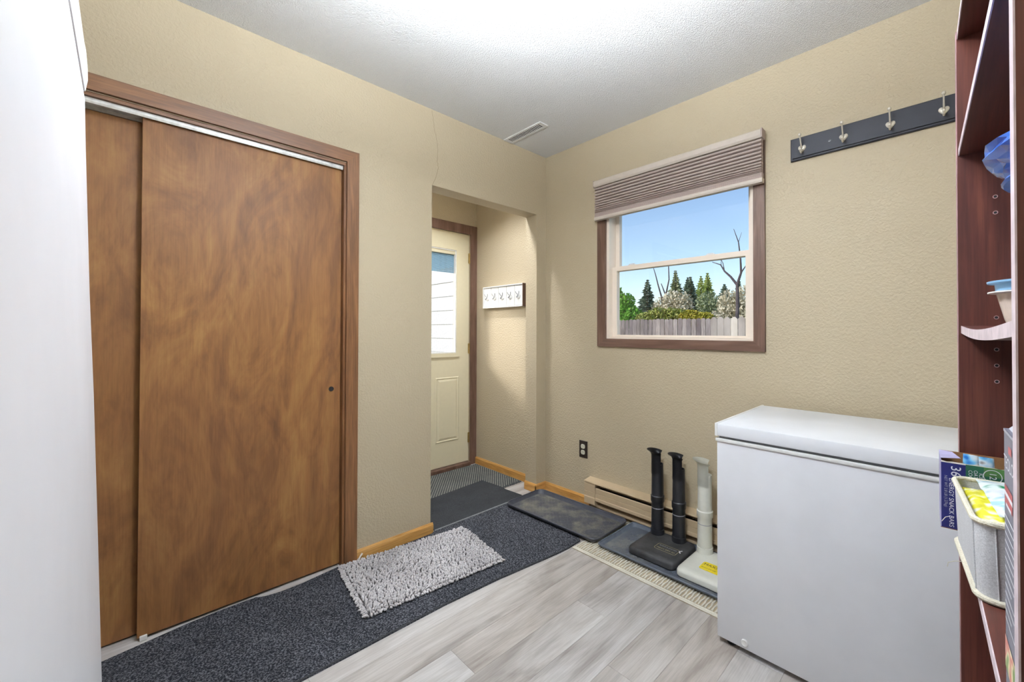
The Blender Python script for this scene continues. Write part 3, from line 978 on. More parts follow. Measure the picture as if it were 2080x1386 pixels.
def shelf(z1, th, sag=0.0, inset=0.004):
    bm = bmesh.new()
    N = 18
    rings = []
    for i in range(N + 1):
        u = i / N
        s = 0.0006 + u * 0.6738
        dz = -sag * math.sin(math.pi * u)
        rings.append([bk(s, inset, z1 - th + dz), bk(s, BD - .007, z1 - th + dz), bk(s, BD - .007, z1 + dz), bk(s, inset, z1 + dz)])
    loft(bm, rings)
    sh = obj('shelf', bm, 'cherry_y', bc)
    bm = bmesh.new()
    rings = [[p - OD * 0.0014 if j in (0, 3) else q for j, (p, q) in enumerate(((r[0], 0), (r[0], r[0]), (r[3], r[3]), (r[3], 0)))] for r in
             [[bk(0.0006 + i / N * 0.6738, inset, z1 - th - sag * math.sin(math.pi * i / N)), 0, 0, bk(0.0006 + i / N * 0.6738, inset, z1 - sag * math.sin(math.pi * i / N))] for i in range(N + 1)]]
    loft(bm, rings)
    obj('edge_band', bm, 'edge', sh)
    return sh
shelf(1.7865, 0.0155, 0, 0.003)
shelf(1.541, 0.0150, 0.0)
shelf(1.1715, 0.0150, 0.009, 0.006)
shelf(0.780, 0.0150, 0.0)
shelf(0.42, 0.015)
shelf(0.08, 0.015)
hole = None
zs = [0.5 + 0.032 * i for i in range(40)]
zlist = [1.430, 1.398, 1.188, 1.124, 1.092, 1.060] + [0.60, 0.632, 0.664]
for zz in zlist:
    bm = bmesh.new(); lathe(bm, 0, 0, [(0.0038, 0.0), (0.0036, 0.0008), (0.0026, 0.0006)], 14)
    bm.transform(Matrix.Translation(bk(0.0, 0.055, zz)) @ Matrix.Rotation(-BA, 4, 'Z') @ Matrix.Rotation(math.pi / 2, 4, 'X'))
    ph_ = obj('pin_hole', bm, 'edge_side', bc)
    bm = bmesh.new(); lathe(bm, 0, 0, [(0.0026, 0.0), (0.0025, 0.00095)], 12)
    bm.transform(Matrix.Translation(bk(0.0, 0.055, zz)) @ Matrix.Rotation(-BA, 4, 'Z') @ Matrix.Rotation(math.pi / 2, 4, 'X'))
    obj('bore', bm, 'dark', ph_)
for zz in (1.5235, 1.153):
    bm = bmesh.new(); tube(bm, [bk(0.0, 0.055, zz), bk(0.012, 0.055, zz)], 0.0028, 10)
    obj('shelf_pin', bm, 'nickel', bc, True)

# things on the shelves ------------------------------------------------
# canister behind the near side, carries the blue bag
ZM = 1.1715
can = thing('canister', 'tall white canister with deep blue lid on the sagging shelf', 'canister', bk(0.50, 0.118, ZM - 0.008))
c = bk(0.50, 0.118, 0)
bm = bmesh.new(); lathe(bm, c.x, c.y, [(0.07, ZM - 0.0052), (0.084, ZM + .002), (0.086, 1.3275)], 28)
obj('body', bm, 'whitep', can, True)
bm = bmesh.new(); lathe(bm, c.x, c.y, [(0.090, 1.3275), (0.104, 1.3290), (0.106, 1.3318), (0.104, 1.3348), (0.05, 1.336)], 36)
obj('canister_lid', bm, 'blue_deep', can, True)
# blue plastic bag
bm = bmesh.new()
bmesh.ops.create_icosphere(bm, subdivisions=4, radius=1.0)
c = bk(0.46, 0.110, 1.376)
for vv in bm.verts:
    p = vv.co.copy()
    n1 = noise.noise(p * 1.6 + Vector((3, 1, 0))) * 0.20 + abs(noise.noise(p * 3.2)) * 0.20 - abs(noise.noise(p * 6.0 + Vector((5, 2, 1)))) * 0.07
    f = 0.94 + n1
    q = Vector((p.x * 0.14 * f, p.y * 0.102 * f, p.z * 0.041 * f))
    q.z *= (0.75 + 0.6 * (p.y + 1) / 2)
    q.z = max(q.z, -0.0393)
    vv.co = c + SD * q.x + OD * q.y + ZD * q.z
solo('plastic_bag', bm, 'bag_blue', 'crumpled shiny blue plastic bag on the canister lid', 'bag')
# deli tub with light blue lid
tb = thing('deli_tub', 'small clear food tub with pale blue lid on the sagging shelf', 'tub', bk(0.21, 0.087, 1.164))
c = bk(0.21, 0.087, 0)
bm = bmesh.new(); lathe(bm, c.x, c.y, [(0.038, 1.1645), (0.043, 1.180), (0.052, 1.221)], 28, True, False)
obj('body', bm, 'tub', tb, True)
bm = bmesh.new(); lathe(bm, c.x, c.y, [(0.052, 1.2212), (0.062, 1.2225), (0.062, 1.2245), (0.052, 1.2255)], 32)
obj('tub_rim', bm, 'whitep', tb, True)
bm = bmesh.new(); lathe(bm, c.x, c.y, [(0.053, 1.2257), (0.054, 1.2375), (0.0625, 1.2385), (0.063, 1.2415), (0.050, 1.2425), (0.048, 1.240), (0.01, 1.240)], 32)
obj('tub_lid', bm, 'blue_lid', tb, True)

# snack bar carton
ZS = 0.7805
sb = thing('snack_carton', 'navy and green snack bar carton torn open on the lower shelf', 'carton', bk(0.06, 0.065, ZS))
S0, S1, O0, O1, ZT = 0.025, 0.100, -0.031, 0.165, 0.9125
def face(bm, pts):
    bm.faces.new([bm.verts.new(p) for p in pts])
def slab(s0, s1, o0, o1, z0, z1, mat, name, parent):
    return obj(name, bbox(s0, s1, o0, o1, z0, z1, 0, 1, BF), mat, parent)
slab(S0, S1, O0, O1, ZS, ZS + .0012, 'cardboard', 'base_panel', sb)
slab(S0, S0 + .0015, O0 + .0012, O1 - .0012, ZS + .0012, ZT + .002, 'cardboard', 'rear_panel', sb)
slab(S0, S1, O0, O0 + .0012, ZS + .0012, ZT + .001, 'lav', 'end_panel', sb)
slab(S0, S1, O1 - .0012, O1, ZS + .0012, ZT, 'navy', 'end_panel', sb)
fp = slab(S1 - .0012, S1, O0 + .0012, O1 - .0012, ZS + .0012, ZT - .004, 'navy', 'front_panel', sb)
slab(S1, S1 + .0004, 0.004, O1 - .0012, ZT - .034, ZT - .004, 'green', 'green_band', fp)
slab(S1 + .0004, S1 + .0007, 0.028, O1 - .0012, ZT - .020, ZT - .004, 'green2', 'leaf_band', fp)
bm = bmesh.new()
# torn edge of the top
pts = []
for i in range(26):
    o = O0 + .001 + (O1 - O0 - .002) * i / 25
    pts.append((o, ZT - .005 + random.uniform(0.0005, .0035)))
for a, b in zip(pts, pts[1:]):
    face(bm, [bk(S1 + .0001, a[0], ZT - .0055), bk(S1 + .0001, b[0], ZT - .0055), bk(S1 + .0001, b[0], b[1]), bk(S1 + .0001, a[0], a[1])])
obj('torn_edge', bm, 'tag', fp)
# torn corner flap
bm = bmesh.new()
loft(bm, [[bk(S0, O0, ZT + .0012), bk(S1 - .002, O0, ZT + .0012), bk(S1 - .012, -0.002, ZT + .003), bk(S0 + .02, -0.012, ZT + .004)],
          [bk(S0, O0, ZT + .002), bk(S1 - .002, O0, ZT + .002), bk(S1 - .012, -0.002, ZT + .0038), bk(S0 + .02, -0.012, ZT + .0048)]])
obj('torn_flap', bm, 'lav', sb)
text('lettering', '36', 0.020, bk(S1, -0.010, ZT - .010), -ZD, OD, 'print_white', fp)
text('lettering', 'SOFT-BAKED', 0.0095, bk(S1, -0.005, ZT - .034), -ZD, OD, 'print_white', fp)
text('lettering', 'ENERGY SNACK BARS', 0.0095, bk(S1, -0.016, ZT - .034), -ZD, OD, 'print_white', fp)
text('lettering', 'NET WT 2.8 LB (1.27kg)', 0.0060, bk(S1, -0.0235, ZT - .030), -ZD, OD, 'print_grey', fp)
text('lettering', 'ICED', 0.0075, bk(S1, 0.0240, ZT - .016), -ZD, OD, 'print_white', fp, lift=.0012)
text('lettering', 'OATMEAL', 0.0075, bk(S1, 0.0170, ZT - .012), -ZD, OD, 'print_white', fp, lift=.0012)
text('lettering', 'COOKIE', 0.0075, bk(S1, 0.0100, ZT - .013), -ZD, OD, 'print_white', fp, lift=.0012)
text('lettering', '12', 0.013, bk(S1, 0.0390, ZT - .0115), -ZD, OD, 'print_white', fp, lift=.0014)
bm = bmesh.new()
for k in range(28):
    a0, a1 = 2 * math.pi * k / 28, 2 * math.pi * (k + 1) / 28
    face(bm, [bk(S1 + .0012, 0.0390 + r * math.cos(a), ZT - .019 + r * math.sin(a)) for r, a in ((0.0112, a0), (0.0112, a1), (0.0124, a1), (0.0124, a0))])
obj('number_ring', bm, 'print_white', fp)
# wrapped bars inside the carton
for i, (o, s, rz, m) in enumerate(((0.012, 0.084, 0.25, 'wrap_blue'), (0.034, 0.062, 0.12, 'wrap_blue'), (0.018, 0.042, 0.30, 'wrap_blue'))):
    bm = bmesh.new()
    N = 9
    rings = []
    for k in range(N):
        u = k / (N - 1)
        w = 0.014 * (1 - 0.25 * abs(2 * u - 1)) ; th = 0.007 * math.sin(math.pi * (0.08 + 0.84 * u))
        z = ZS + .0013 + u * (ZT - ZS + .011 - .006 * i)
        rings.append([bk(s, o, z) + (OD * math.cos(rz) + SD * math.sin(rz)) * (w * math.cos(a)) + (SD * math.cos(rz) - OD * math.sin(rz)) * (th * math.sin(a)) for a in [2 * math.pi * j / 10 for j in range(10)]])
    loft(bm, rings)
    solo('snack_bar', bm, m, 'blue wrapped snack bar inside the navy carton', 'snack', 'wrapped bars in the carton', True)

# canvas bin
cb = thing('canvas_bin', 'white canvas storage bin with cream piping on the lower shelf', 'bin', bk(0.26, 0.09, ZS))
def binring(z, grow, r=0.020, cs=0.252, co=0.104, ws=0.224, wo=0.222):
    return [bk(p.x, p.y, z) for p in rrect(cs, co, ws + grow, wo + grow, r, 0, 6, 0.055)]
bm = bmesh.new()
loft(bm, [binring(ZS + .001, -.004), binring(ZS + .05, 0.0), binring(0.8915, 0.004), binring(0.8915, -0.002), binring(ZS + .006, -.010)], True, True)
obj('body', bm, 'canvas', cb, True)
for z, g in ((0.8925, 0.004), (ZS + .0045, -.001)):
    bm = bmesh.new()
    pts = binring(z, g)
    pts = pts + pts[:2]
    tube(bm, pts, 0.0042, 8)
    obj('piping', bm, 'piping', cb, True)
for idx in (0, 6, 21):
    bm = bmesh.new(); tube(bm, [binring(ZS + .006, -.003)[idx], binring(ZS + .05, .0006)[idx], binring(0.889, .0045)[idx]], 0.0012, 6)
    obj('seam', bm, 'canvas', cb)
for th in ([bk(0.18, -0.022, 0.83), bk(0.185, -0.027, 0.829), bk(0.19, -0.032, 0.822)],
           [bk(0.30, -0.012, 0.803), bk(0.30, -0.020, 0.801), bk(0.30, -0.028, 0.796), bk(0.302, -0.029, 0.790)]):
    bm = bmesh.new(); tube(bm, th, 0.0005, 5)
    obj('loose_thread', bm, 'piping', cb)
# wrapped packets in the bin
for i, (s, o, z, a, m, lab) in enumerate(((0.256, 0.021, 0.881, 0.055, 'wrap_yellow', 'yellow wrapped packet along the edge of the canvas bin'),
                                  (0.250, 0.070, 0.8985, 0.055, 'wrap_green', 'green and white wrapped packet lying in the canvas bin'),)):
    bm = bmesh.new()
    bmesh.ops.create_grid(bm, x_segments=22, y_segments=12, size=1.0)
    geom = bmesh.ops.extrude_face_region(bm, geom=list(bm.faces))
    top = [e for e in geom['geom'] if isinstance(e, bmesh.types.BMVert)]
    ts = set(top)
    L, Wd = (0.098, 0.022) if i == 0 else (0.096, 0.052)
    for vv in bm.verts:
        p = vv.co
        e = (1 - p.x ** 4) * (1 - p.y ** 4)
        wob = 0.003 * noise.noise(Vector((p.x * 3, p.y * 3, i * 4.0)))
        if vv in ts:
            h = 0.009 * e + wob
        else:
            k = 1.0 if i == 0 else min(1.0, max(0.0, (p.y + 0.45) / 0.15))
            h = -0.007 * e * (1 - k) - (z - 0.788) * k * min(1.0, e * 2.5) + wob * (1 - k)
        s2, o2 = p.x * L, p.y * Wd
        vv.co = bk(s + s2 * math.cos(a) - o2 * math.sin(a), o + s2 * math.sin(a) + o2 * math.cos(a), z + h)
    solo('wrapped_packet', bm, m, lab, 'packet', None, True)

# tall grey carton next to the near side
tc = thing('tall_carton', 'tall grey printed food carton at the near end of the lower shelf', 'carton', bk(0.642, 0.1, ZS))
T0, T1, TZ = 0.612, 0.673, 1.066
bm = bbox(T0, T1, 0.001, 0.19, ZS, TZ, 0, 1, BF)
body = obj('body', bm, 'greybox', tc)
bm = bmesh.new()
loft(bm, [[bk(T0 + .001, 0.004, TZ), bk(T1 - .001, 0.004, TZ), bk(T1 - .001, 0.014, TZ + .011), bk(T0 + .001, 0.014, TZ + .011)],
          [bk(T0 + .001, 0.005, TZ), bk(T1 - .001, 0.005, TZ), bk(T1 - .001, 0.015, TZ + .0108), bk(T0 + .001, 0.015, TZ + .0108)]])
obj('open_flap', bm, 'print_grey', body)
def fline(s0, s1, z0, z1, mat, name='print_line', lift=0.0004):
    bm = bmesh.new()
    face(bm, [bk(s0, 0.001 - lift, z0), bk(s1, 0.001 - lift, z0), bk(s1, 0.001 - lift, z1), bk(s0, 0.001 - lift, z1)])
    return obj(name, bm, mat, body)
fline(T0, T1, TZ - .0025, TZ, 'print_grey')
text('lettering', 'TEOLO', 0.017, bk((T0 + T1) / 2, 0.001, 1.036), SD, ZD, 'print_white', body, 'CENTER')
bm = bmesh.new()
for k in range(18):
    pass
fline(0.640, 0.658, 1.047, 1.054, 'print_red', 'red_mark')
fline(T0 + .006, T1 - .012, 0.996, 1.014, 'print_red', 'red_banner')
fline(T0 + .008, T1 - .008, 1.005, 1.009, 'print_white', 'print_line', .0008)
fline(T0 + .016, T1 - .016, 0.996, 0.999, 'print_white', 'print_line', .0008)
bm.free()
for i in range(13):
    z = 0.984 - i * 0.0082
    e = (0.012 if i in (8, 11) else 0.0) + 0.002 * (i % 3)
    fline(T0 + .004, T1 - .006 - e, z, z + .0016, 'print_white')
bm = bmesh.new()
fline(T0, T1, 0.838, 0.868, 'food', 'food_picture')
bm.free()
for i in range(6):
    fline(T0 + .004, T1 - .006, 0.832 - i * .006, 0.8332 - i * .006, 'print_grey')

# ------------------------------------------------------------------ mats on the floor
def slabmat(name, outline, z0, z1, mat, label, cat, edge=None, ew=0.0, parent=None):
    """outline: polygon (ccw); flat mat with rounded top edge"""
    bm = bmesh.new()
    c = Vector((sum(p[0] for p in outline) / len(outline), sum(p[1] for p in outline) / len(outline)))
    def ring(z, ins):
        out = []
        n = len(outline)
        for i, p in enumerate(outline):
            a = Vector(outline[i - 1]); b = Vector(p); d = Vector(outline[(i + 1) % n])
            e = ((b - a).normalized() + (d - b).normalized()).normalized()
            nrm = Vector((e.y, -e.x))
            q = b - nrm * ins
            out.append(Vector((q.x, q.y, z)))
        return out
    h = z1 - z0
    loft(bm, [ring(z0, 0.0), ring(z0 + h * .6, 0.0), ring(z1, h * .6)])
    return bm
# runner
ol_ = [(-0.004, -2.95), (0.605, -2.95), (0.607, -2.3), (0.606, -1.74), (0.610, -1.40), (0.612, -1.215), (0.630, -0.95), (0.655, -0.75), (0.672, -0.62), (0.678, -0.565), (0.682, -0.50), (0.676, -0.40), (0.60, -0.345), (0.3, -0.345), (0.006, -0.350), (0.004, -0.60), (0.004, -0.915), (0.016, -0.93), (0.016, -1.32), (0.018, -1.36), (-0.010, -1.42), (0.000, -1.50), (0.012, -1.58), (0.014, -1.66), (0.002, -1.72), (-0.018, -1.75), (-0.022, -1.85), (-0.016, -1.98), (0.000, -2.08), (0.018, -2.195), (0.02, -2.4)]
bm = slabmat('r', ol_, 0.0006, 0.0075, 'runner', '', '')
run = thing('runner_mat', 'long charcoal carpet runner along the closet', 'mat', (0.3, -1.5, 0.0005))
obj('carpet', bm, 'runner', run)
bm = bmesh.new()
tube(bm, [(p[0] - .004, p[1], 0.0045) for p in ol_[1:12]], 0.0042, 8)
obj('bound_edge', bm, 'mat_edge', run, True)
# entry mat
em = thing('entry_mat', 'plain dark grey mat in the entry opening', 'mat', (-0.22, -0.6, 0.0005))
oe = [(-0.400, -0.88), (-0.004, -0.90), (-0.004, -0.60), (-0.006, -0.35), (-0.03, -0.20), (-0.25, -0.215), (-0.452, -0.235), (-0.43, -0.50)]
bm = slabmat('e', oe, 0.0072, 0.0137, 'midmat', '', '')
for xc in (-0.235, -0.195):      # it lies over the edge of the doormat, then drops to the floor
    bmesh.ops.bisect_plane(bm, geom=list(bm.verts) + list(bm.edges) + list(bm.faces), plane_co=(xc, 0, 0), plane_no=(1, 0, 0))
for vv in bm.verts:
    if vv.co.x > -0.1951:
        vv.co.z -= 0.0066
obj('carpet', bm, 'midmat', em)
bm = bmesh.new(); tube(bm, [(-0.001, -0.90, 0.0050), (-0.001, -0.6, 0.0052), (-0.003, -0.352, 0.0052)], 0.0045, 8)
obj('bound_edge', bm, 'seam', em, True)
# striped doormat
dm = thing('striped_doormat', 'charcoal and grey striped doormat at the exterior door', 'mat', (-0.54, -0.5, 0.0005))
bm = bmesh.new(); box(bm, -0.835, -0.240, -0.93, -0.020, 0.0006, 0.0035)
obj('backing', bm, 'stripe_a', dm)
bm_a, bm_b = bmesh.new(), bmesh.new()
ang = math.radians(52)
for i in range(-16, 170):
    # ribs run diagonally across the mat
    c0 = i * 0.0082
    bmx = bm_a if i % 2 else bm_b
    pts = []
    for k in range(-60, 61):
        u = k * 0.02
        x = -0.835 + c0 * math.cos(ang) - u * math.sin(ang) * 1.0
        y = -0.93 + c0 * math.sin(ang) + u * math.cos(ang)
        if -0.833 < x < -0.242 and -0.928 < y < -0.022:
            pts.append((x, y, 0.0045 + random.uniform(-.0006, .0006)))
    if len(pts) > 1:
        tube(bmx, pts, [0.0030 + random.uniform(-.0006, .0004) for _ in pts], 5)
for b_, m_ in ((bm_a, 'stripe_a'), (bm_b, 'stripe_b')):
    o = obj('woven_ribs', b_, m_, dm); o['kind'] = 'stuff'
# fringe of the doormat
bm = bmesh.new()
for i in range(70):
    y = -0.03 - i * 0.009
    tube(bm, [(-0.242, y, 0.005), (-0.234, y + random.uniform(-.004, .004), 0.004), (-0.226, y + random.uniform(-.006, .006), 0.002)], [0.003, 0.0026, 0.0012], 5)
o = obj('fringe', bm, 'stripe_a', dm); o['kind'] = 'stuff'

# shag rug
TLc, TRc, BRc, BLc = Vector((0.012, -1.425)), Vector((0.100, -0.775)), Vector((0.540, -0.830)), Vector((0.468, -1.480))
sg = thing('shag_rug', 'small grey chenille shag rug lying on the runner', 'rug', (0.28, -1.13, 0.008))
def sp(u, v):
    return TLc * (1 - u) * (1 - v) + TRc * u * (1 - v) + BRc * u * v + BLc * (1 - u) * v
bm = bmesh.new()
loft(bm, [[Vector((*sp(u, v), z)) for u, v in ((0.012, .015), (0.012, .985), (.988, .985), (.988, .015))] for z in (0.0082, 0.0115)])
obj('backing', bm, 'shag_base', sg)
bm = bmesh.new()
NU, NV = 64, 43
for i in range(NU):
    for j in range(NV):
        u = (i + .5 + random.uniform(-.3, .3)) / NU
        v = (j + .5 + random.uniform(-.3, .3)) / NV
        p = sp(u, v)
        a = random.uniform(0, 2 * math.pi) * 0.45 + 1.1 + 2.2 * noise.noise(Vector((u * 4, v * 3, 0)))
        ln = random.uniform(0.010, 0.017)
        lean = random.uniform(0.35, 0.95)
        if u > .96: a = 0.9
        if v > .95: a = 0.0 + random.uniform(-.5, .5); lean = 1.1
        if u < .03: a = math.pi * 1.5; lean = 1.0
        if v < .04: a = math.pi + random.uniform(-.4, .4); lean = .9
        d = Vector((math.cos(a), math.sin(a), 0))
        b0 = Vector((p.x, p.y, 0.0105))
        p1 = b0 + Vector((0, 0, ln * .55)) + d * ln * lean * .45
        p2 = b0 + Vector((0, 0, ln * (0.95 - .4 * lean + .1))) + d * ln * lean * 1.0
        tube(bm, [b0, p1, p2], [0.0030, 0.0046, 0.0030], 6)
o = obj('pile', bm, 'shag', sg); o['kind'] = 'stuff'
bm = bmesh.new()
tube(bm, [(0.028, -1.338, 0.015), (0.024, -1.328, 0.032), (0.020, -1.316, 0.042)], [0.003, 0.0045, 0.005], 6)
obj('care_tag', bm, 'tag', sg)

# cream woven pad
pd = thing('woven_pad', 'cream ribbed woven pad under the slate boot tray', 'mat', (1.08, -0.25, 0.0005))
px0, px1, py0, py1 = 0.690, 1.508, -0.484, -0.012
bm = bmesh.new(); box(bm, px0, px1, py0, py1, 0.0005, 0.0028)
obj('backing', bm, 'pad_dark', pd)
bm = bmesh.new()
nr = int((px1 - px0) / 0.0145)
for i in range(nr):
    x = px0 + .006 + i * 0.0145
    pts = [(x + 0.002 * math.sin(k * 2.2 + (i % 2) * 3.1), py0 + 0.022 + (py1 - py0 - .03) * k / 16, 0.0034) for k in range(17)]
    tube(bm, pts, [0.0046 + 0.0008 * math.cos(k * 3.0 + i) for k in range(17)], 6)
o = obj('woven_ribs', bm, 'pad', pd); o['kind'] = 'stuff'
bm = bmesh.new()
tube(bm, [(px0 + (px1 - px0) * k / 20, py0 + .010 + 0.0018 * math.sin(k * 1.7), 0.0035 + (0.003 if k == 9 else 0)) for k in range(21)], 0.0032, 6)
box(bm, px0, px1, py0, py0 + .022, 0.0028, 0.0045)
obj('hem', bm, 'pad', pd)

# boot trays
def tray(name, label, cx, cy, w, h, r, z0, ht, rot, mat, rim, loc, lw=0.018):
    t = thing(name, label, 'boot tray', loc)
    bm = bmesh.new()
    f = lambda dw, z, dr=0: rrect(cx, cy, w + dw, h + dw, max(.004, r + dr), z, 6, rot)
    # raised wall of the tray, then the recessed floor
    loft(bm, [f(-2 * lw, z0, -.01), f(-.6 * lw, z0 + ht * .35, -.003), f(-.004, z0 + ht * .8), f(0, z0 + ht), f(-.008, z0 + ht + .001), f(-.016, z0 + ht * .85), f(-.030, z0 + .0055), f(-.036, z0 + .0030)], True, True)
    obj('tray_wall', bm, rim, t, True)
    bm = bmesh.new()
    loft(bm, [f(-.036, z0 + .0030), f(-.037, z0 + .0037)], False, True)
    obj('tray_floor', bm, mat, t)
    bm = bmesh.new()
    n = len(f(0, 0))
    pts = f(-.004, z0 + ht + .0005); pts = pts + pts[:2]
    tube(bm, pts, 0.0042, 8)
    obj('rim', bm, rim, t, True)
    return t
t1r = math.radians(1.6)
t1 = tray('boot_tray', 'charcoal boot tray with basket-weave floor beside the runner', 0.402, -0.236, 0.735, 0.335, 0.045, 0.0085, 0.024, t1r, 'tray1', 'rim1', (0.402, -0.236, 0.008))
bm = bmesh.new()
ca, sa = math.cos(t1r), math.sin(t1r)
for i in range(44):
    for j in range(19):
        x, y = (i - 21.5) * 0.0148, (j - 9) * 0.0145
        if abs(x) > 0.325 or abs(y) > 0.128: continue
        a = math.pi / 4 if (i + j) % 2 else -math.pi / 4
        a += t1r
        cx, cy = 0.402 + x * ca - y * sa, -0.236 + x * sa + y * ca
        u = Vector((math.cos(a), math.sin(a), 0)) * 0.0082; w_ = Vector((-math.sin(a), math.cos(a), 0)) * 0.0034
        c = Vector((cx, cy, 0.012))
        q = [bm.verts.new(c + k) for k in (-u - w_, u - w_, u + w_, -u + w_)]
        e = [bm.verts.new(c + k * .75 + Vector((0, 0, .0022))) for k in (-u, u)]
        bm.faces.new((q[0], q[1], e[1], e[0])); bm.faces.new((q[2], q[3], e[0], e[1])); bm.faces.new((q[1], q[2], e[1])); bm.faces.new((q[3], q[0], e[0]))
o = obj('tread', bm, 'tray1', t1); o['kind'] = 'stuff'
t2_ = tray('boot_tray', 'slate diamond-plate boot tray under the boot dryers', 1.146, -0.2205, 0.720, 0.350, 0.02, 0.0085, 0.018, 0.0, 'tray2', 'rim2', (1.146, -0.233, 0.006), 0.022)
bm = bmesh.new()
for i in range(34):
    for j in range(14):
        x, y = 1.146 + (i - 16.5) * 0.0195, -0.233 + (j - 6.5) * 0.0195
        if abs(x - 1.146) > .315 or abs(y + .233) > .12: continue
        a = math.pi / 4 if (i + j) % 2 else -math.pi / 4
        u = Vector((math.cos(a), math.sin(a), 0)) * 0.012; w_ = Vector((-math.sin(a), math.cos(a), 0)) * 0.0034
        c = Vector((x, y, 0.0121))
        q = [bm.verts.new(c + k) for k in (-u, -w_, u, w_)]
        e = [bm.verts.new(c + k * .55 + Vector((0, 0, .0020))) for k in (-u, u)]
        bm.faces.new((q[0], q[1], e[0])); bm.faces.new((q[1], q[2], e[1])); bm.faces.new((q[1], e[1], e[0])); bm.faces.new((q[2], q[3], e[1])); bm.faces.new((q[3], q[0], e[0])); bm.faces.new((q[3], e[0], e[1]))
o = obj('tread', bm, 'tray2', t2_); o['kind'] = 'stuff'

# ------------------------------------------------------------------ boot dryers
def dryer(name, label, base, tubes, zb, mb, mt, mring, ztop, rr=0.034):
    (bx0, bx1, by0, by1) = base
    d = thing(name, label, 'boot dryer', ((bx0 + bx1) / 2, (by0 + by1) / 2, zb))
    bm = bmesh.new()
    cx, cy, w, h = (bx0 + bx1) / 2, (by0 + by1) / 2, bx1 - bx0, by1 - by0
    loft(bm, [rrect(cx, cy, w - .012, h - .012, .022, zb), rrect(cx, cy, w, h, .028, zb + .006), rrect(cx, cy, w, h, .028, zb + .024),
              rrect(cx, cy, w - .008, h - .008, .026, zb + .033), rrect(cx, cy, w - .03, h - .03, .02, zb + .0385), rrect(cx, cy, w - .08, h - .08, .012, zb + .040)])
    b = obj('base', bm, mb, d, True)
    zt = zb + .040
    for (x, y) in tubes:
        bm = bmesh.new()
        lathe(bm, x, y, [(rr + .004, zt - .002), (rr + .003, zt + .026), (rr, zt + .027), (rr - .001, zt + .140)], 24)
        lt = obj('lower_tube', bm, mt, d, True)
        bm = bmesh.new(); lathe(bm, x, y, [(rr - .0006, zt + .140), (rr - .0006, zt + .1435)], 24)
        obj('seam_ring', bm, mring, lt)
        bm = bmesh.new()
        lathe(bm, x, y, [(rr - .001, zt + .1435), (rr - .001, zt + .170), (rr + .003, zt + .176), (rr + .003, zt + .205), (rr - .001, zt + .209), (rr - .003, ztop - .075), (rr - .0055, ztop - .075), (rr - .0055, ztop - .20)], 24, True, True)
        ut = obj('upper_tube', bm, mt, d, True)
        # flared scoop at the top: shell open towards +x +y
        bm = bmesh.new()
        rings = []
        N = 18
        for zi, (zz, ex, sp_) in enumerate(((ztop - .13, 0.0006, 1.0), (ztop - .06, 0.0006, 1.0), (ztop - .025, 0.001, 1.0), (ztop - .010, 0.006, 1.0), (ztop, 0.015, 1.02), (ztop + .001, 0.017, 1.02))):
            row = []
            for k in range(N + 1):
                a = math.radians(205) + math.radians(118) * sp_ * (2 * k / N - 1)
                lean = 1.0 - 0.020 * 0
                dz = -0.018 * (1 - math.cos(a - math.radians(205))) / 2 * (1.0 if zi > 2 else 0)
                rad = rr - .002 + ex * (1 + .5 * math.cos(a - math.radians(205)))
                row.append(Vector((x + rad * math.cos(a), y + rad * math.sin(a), zz + dz)))
            rings.append(row)
        loft(bm, rings, False, False, False)
        bmesh.ops.solidify(bm, geom=list(bm.faces), thickness=0.0028)
        sc = obj('scoop', bm, mt, ut, True)
    return d, b, zt
ZT2 = 0.0135
bd, bb, zt = dryer('boot_dryer', 'black two-tube boot dryer with dusty base', (0.938, 1.196, -0.338, -0.072), ((0.986, -0.112), (1.112, -0.112)), ZT2, 'dustblack', 'black', 'print_grey', 0.508)
bm = bmesh.new()
outer = rrect(1.108, -0.234, 0.118, 0.062, 0.012, zt + .0006, 5)
inner = rrect(1.108, -0.234, 0.114, 0.058, 0.010, zt + .0006, 5)
n = len(outer)
vo = [bm.verts.new(p) for p in outer]; vi = [bm.verts.new(p) for p in inner]
for i in range(n):
    bm.faces.new((vo[i], vo[(i + 1) % n], vi[(i + 1) % n], vi[i]))
obj('label_outline', bm, 'label_gold', bb)
text('lettering', 'BUILD-A-SYSTEM', 0.0125, (1.108, -0.221, zt), (1, 0, 0), (0, 1, 0), 'print_grey', bb, 'CENTER', .0009)
text('lettering', 'MAXX DRY SD', 0.0150, (1.108, -0.246, zt), (1, 0, 0), (0, 1, 0), 'label_gold', bb, 'CENTER', .0009)
bm = bmesh.new()
for (a, b_) in (((1.176, -0.200), (1.166, -0.214)), ((1.178, -0.228), (1.166, -0.214))):
    u = (Vector(b_) - Vector(a)); nn = Vector((-u.y, u.x)).normalized() * .003
    bm.faces.new([bm.verts.new((p.x, p.y, zt + .0012)) for p in (Vector(a) - nn, Vector(b_) - nn, Vector(b_) + nn, Vector(a) + nn)])
obj('paint_fleck', bm, 'print_white', bb)
wdry, wb, zt = dryer('boot_dryer', 'off-white boot dryer with yellow label beside the freezer', (1.212, 1.478, -0.350, -0.078), ((1.2555, -0.118), (1.402, -0.118)), ZT2, 'bone', 'bone', 'print_grey', 0.514, 0.036)
bm = bmesh.new()
loft(bm, [rrect(1.345, -0.245, 0.10, 0.072, 0.012, zt + .0002), rrect(1.345, -0.245, 0.10, 0.072, 0.012, zt + .0012)])
yl = obj('yellow_label', bm, 'label_yellow', wb)
text('lettering', 'MAXX', 0.026, (1.302, -0.232, zt), (1, 0, 0), (0, 1, 0), 'print_black', yl, 'LEFT', .0016)
text('lettering', 'BOOT DRYER', 0.011, (1.302, -0.262, zt), (1, 0, 0), (0, 1, 0), 'print_black', yl, 'LEFT', .0016)

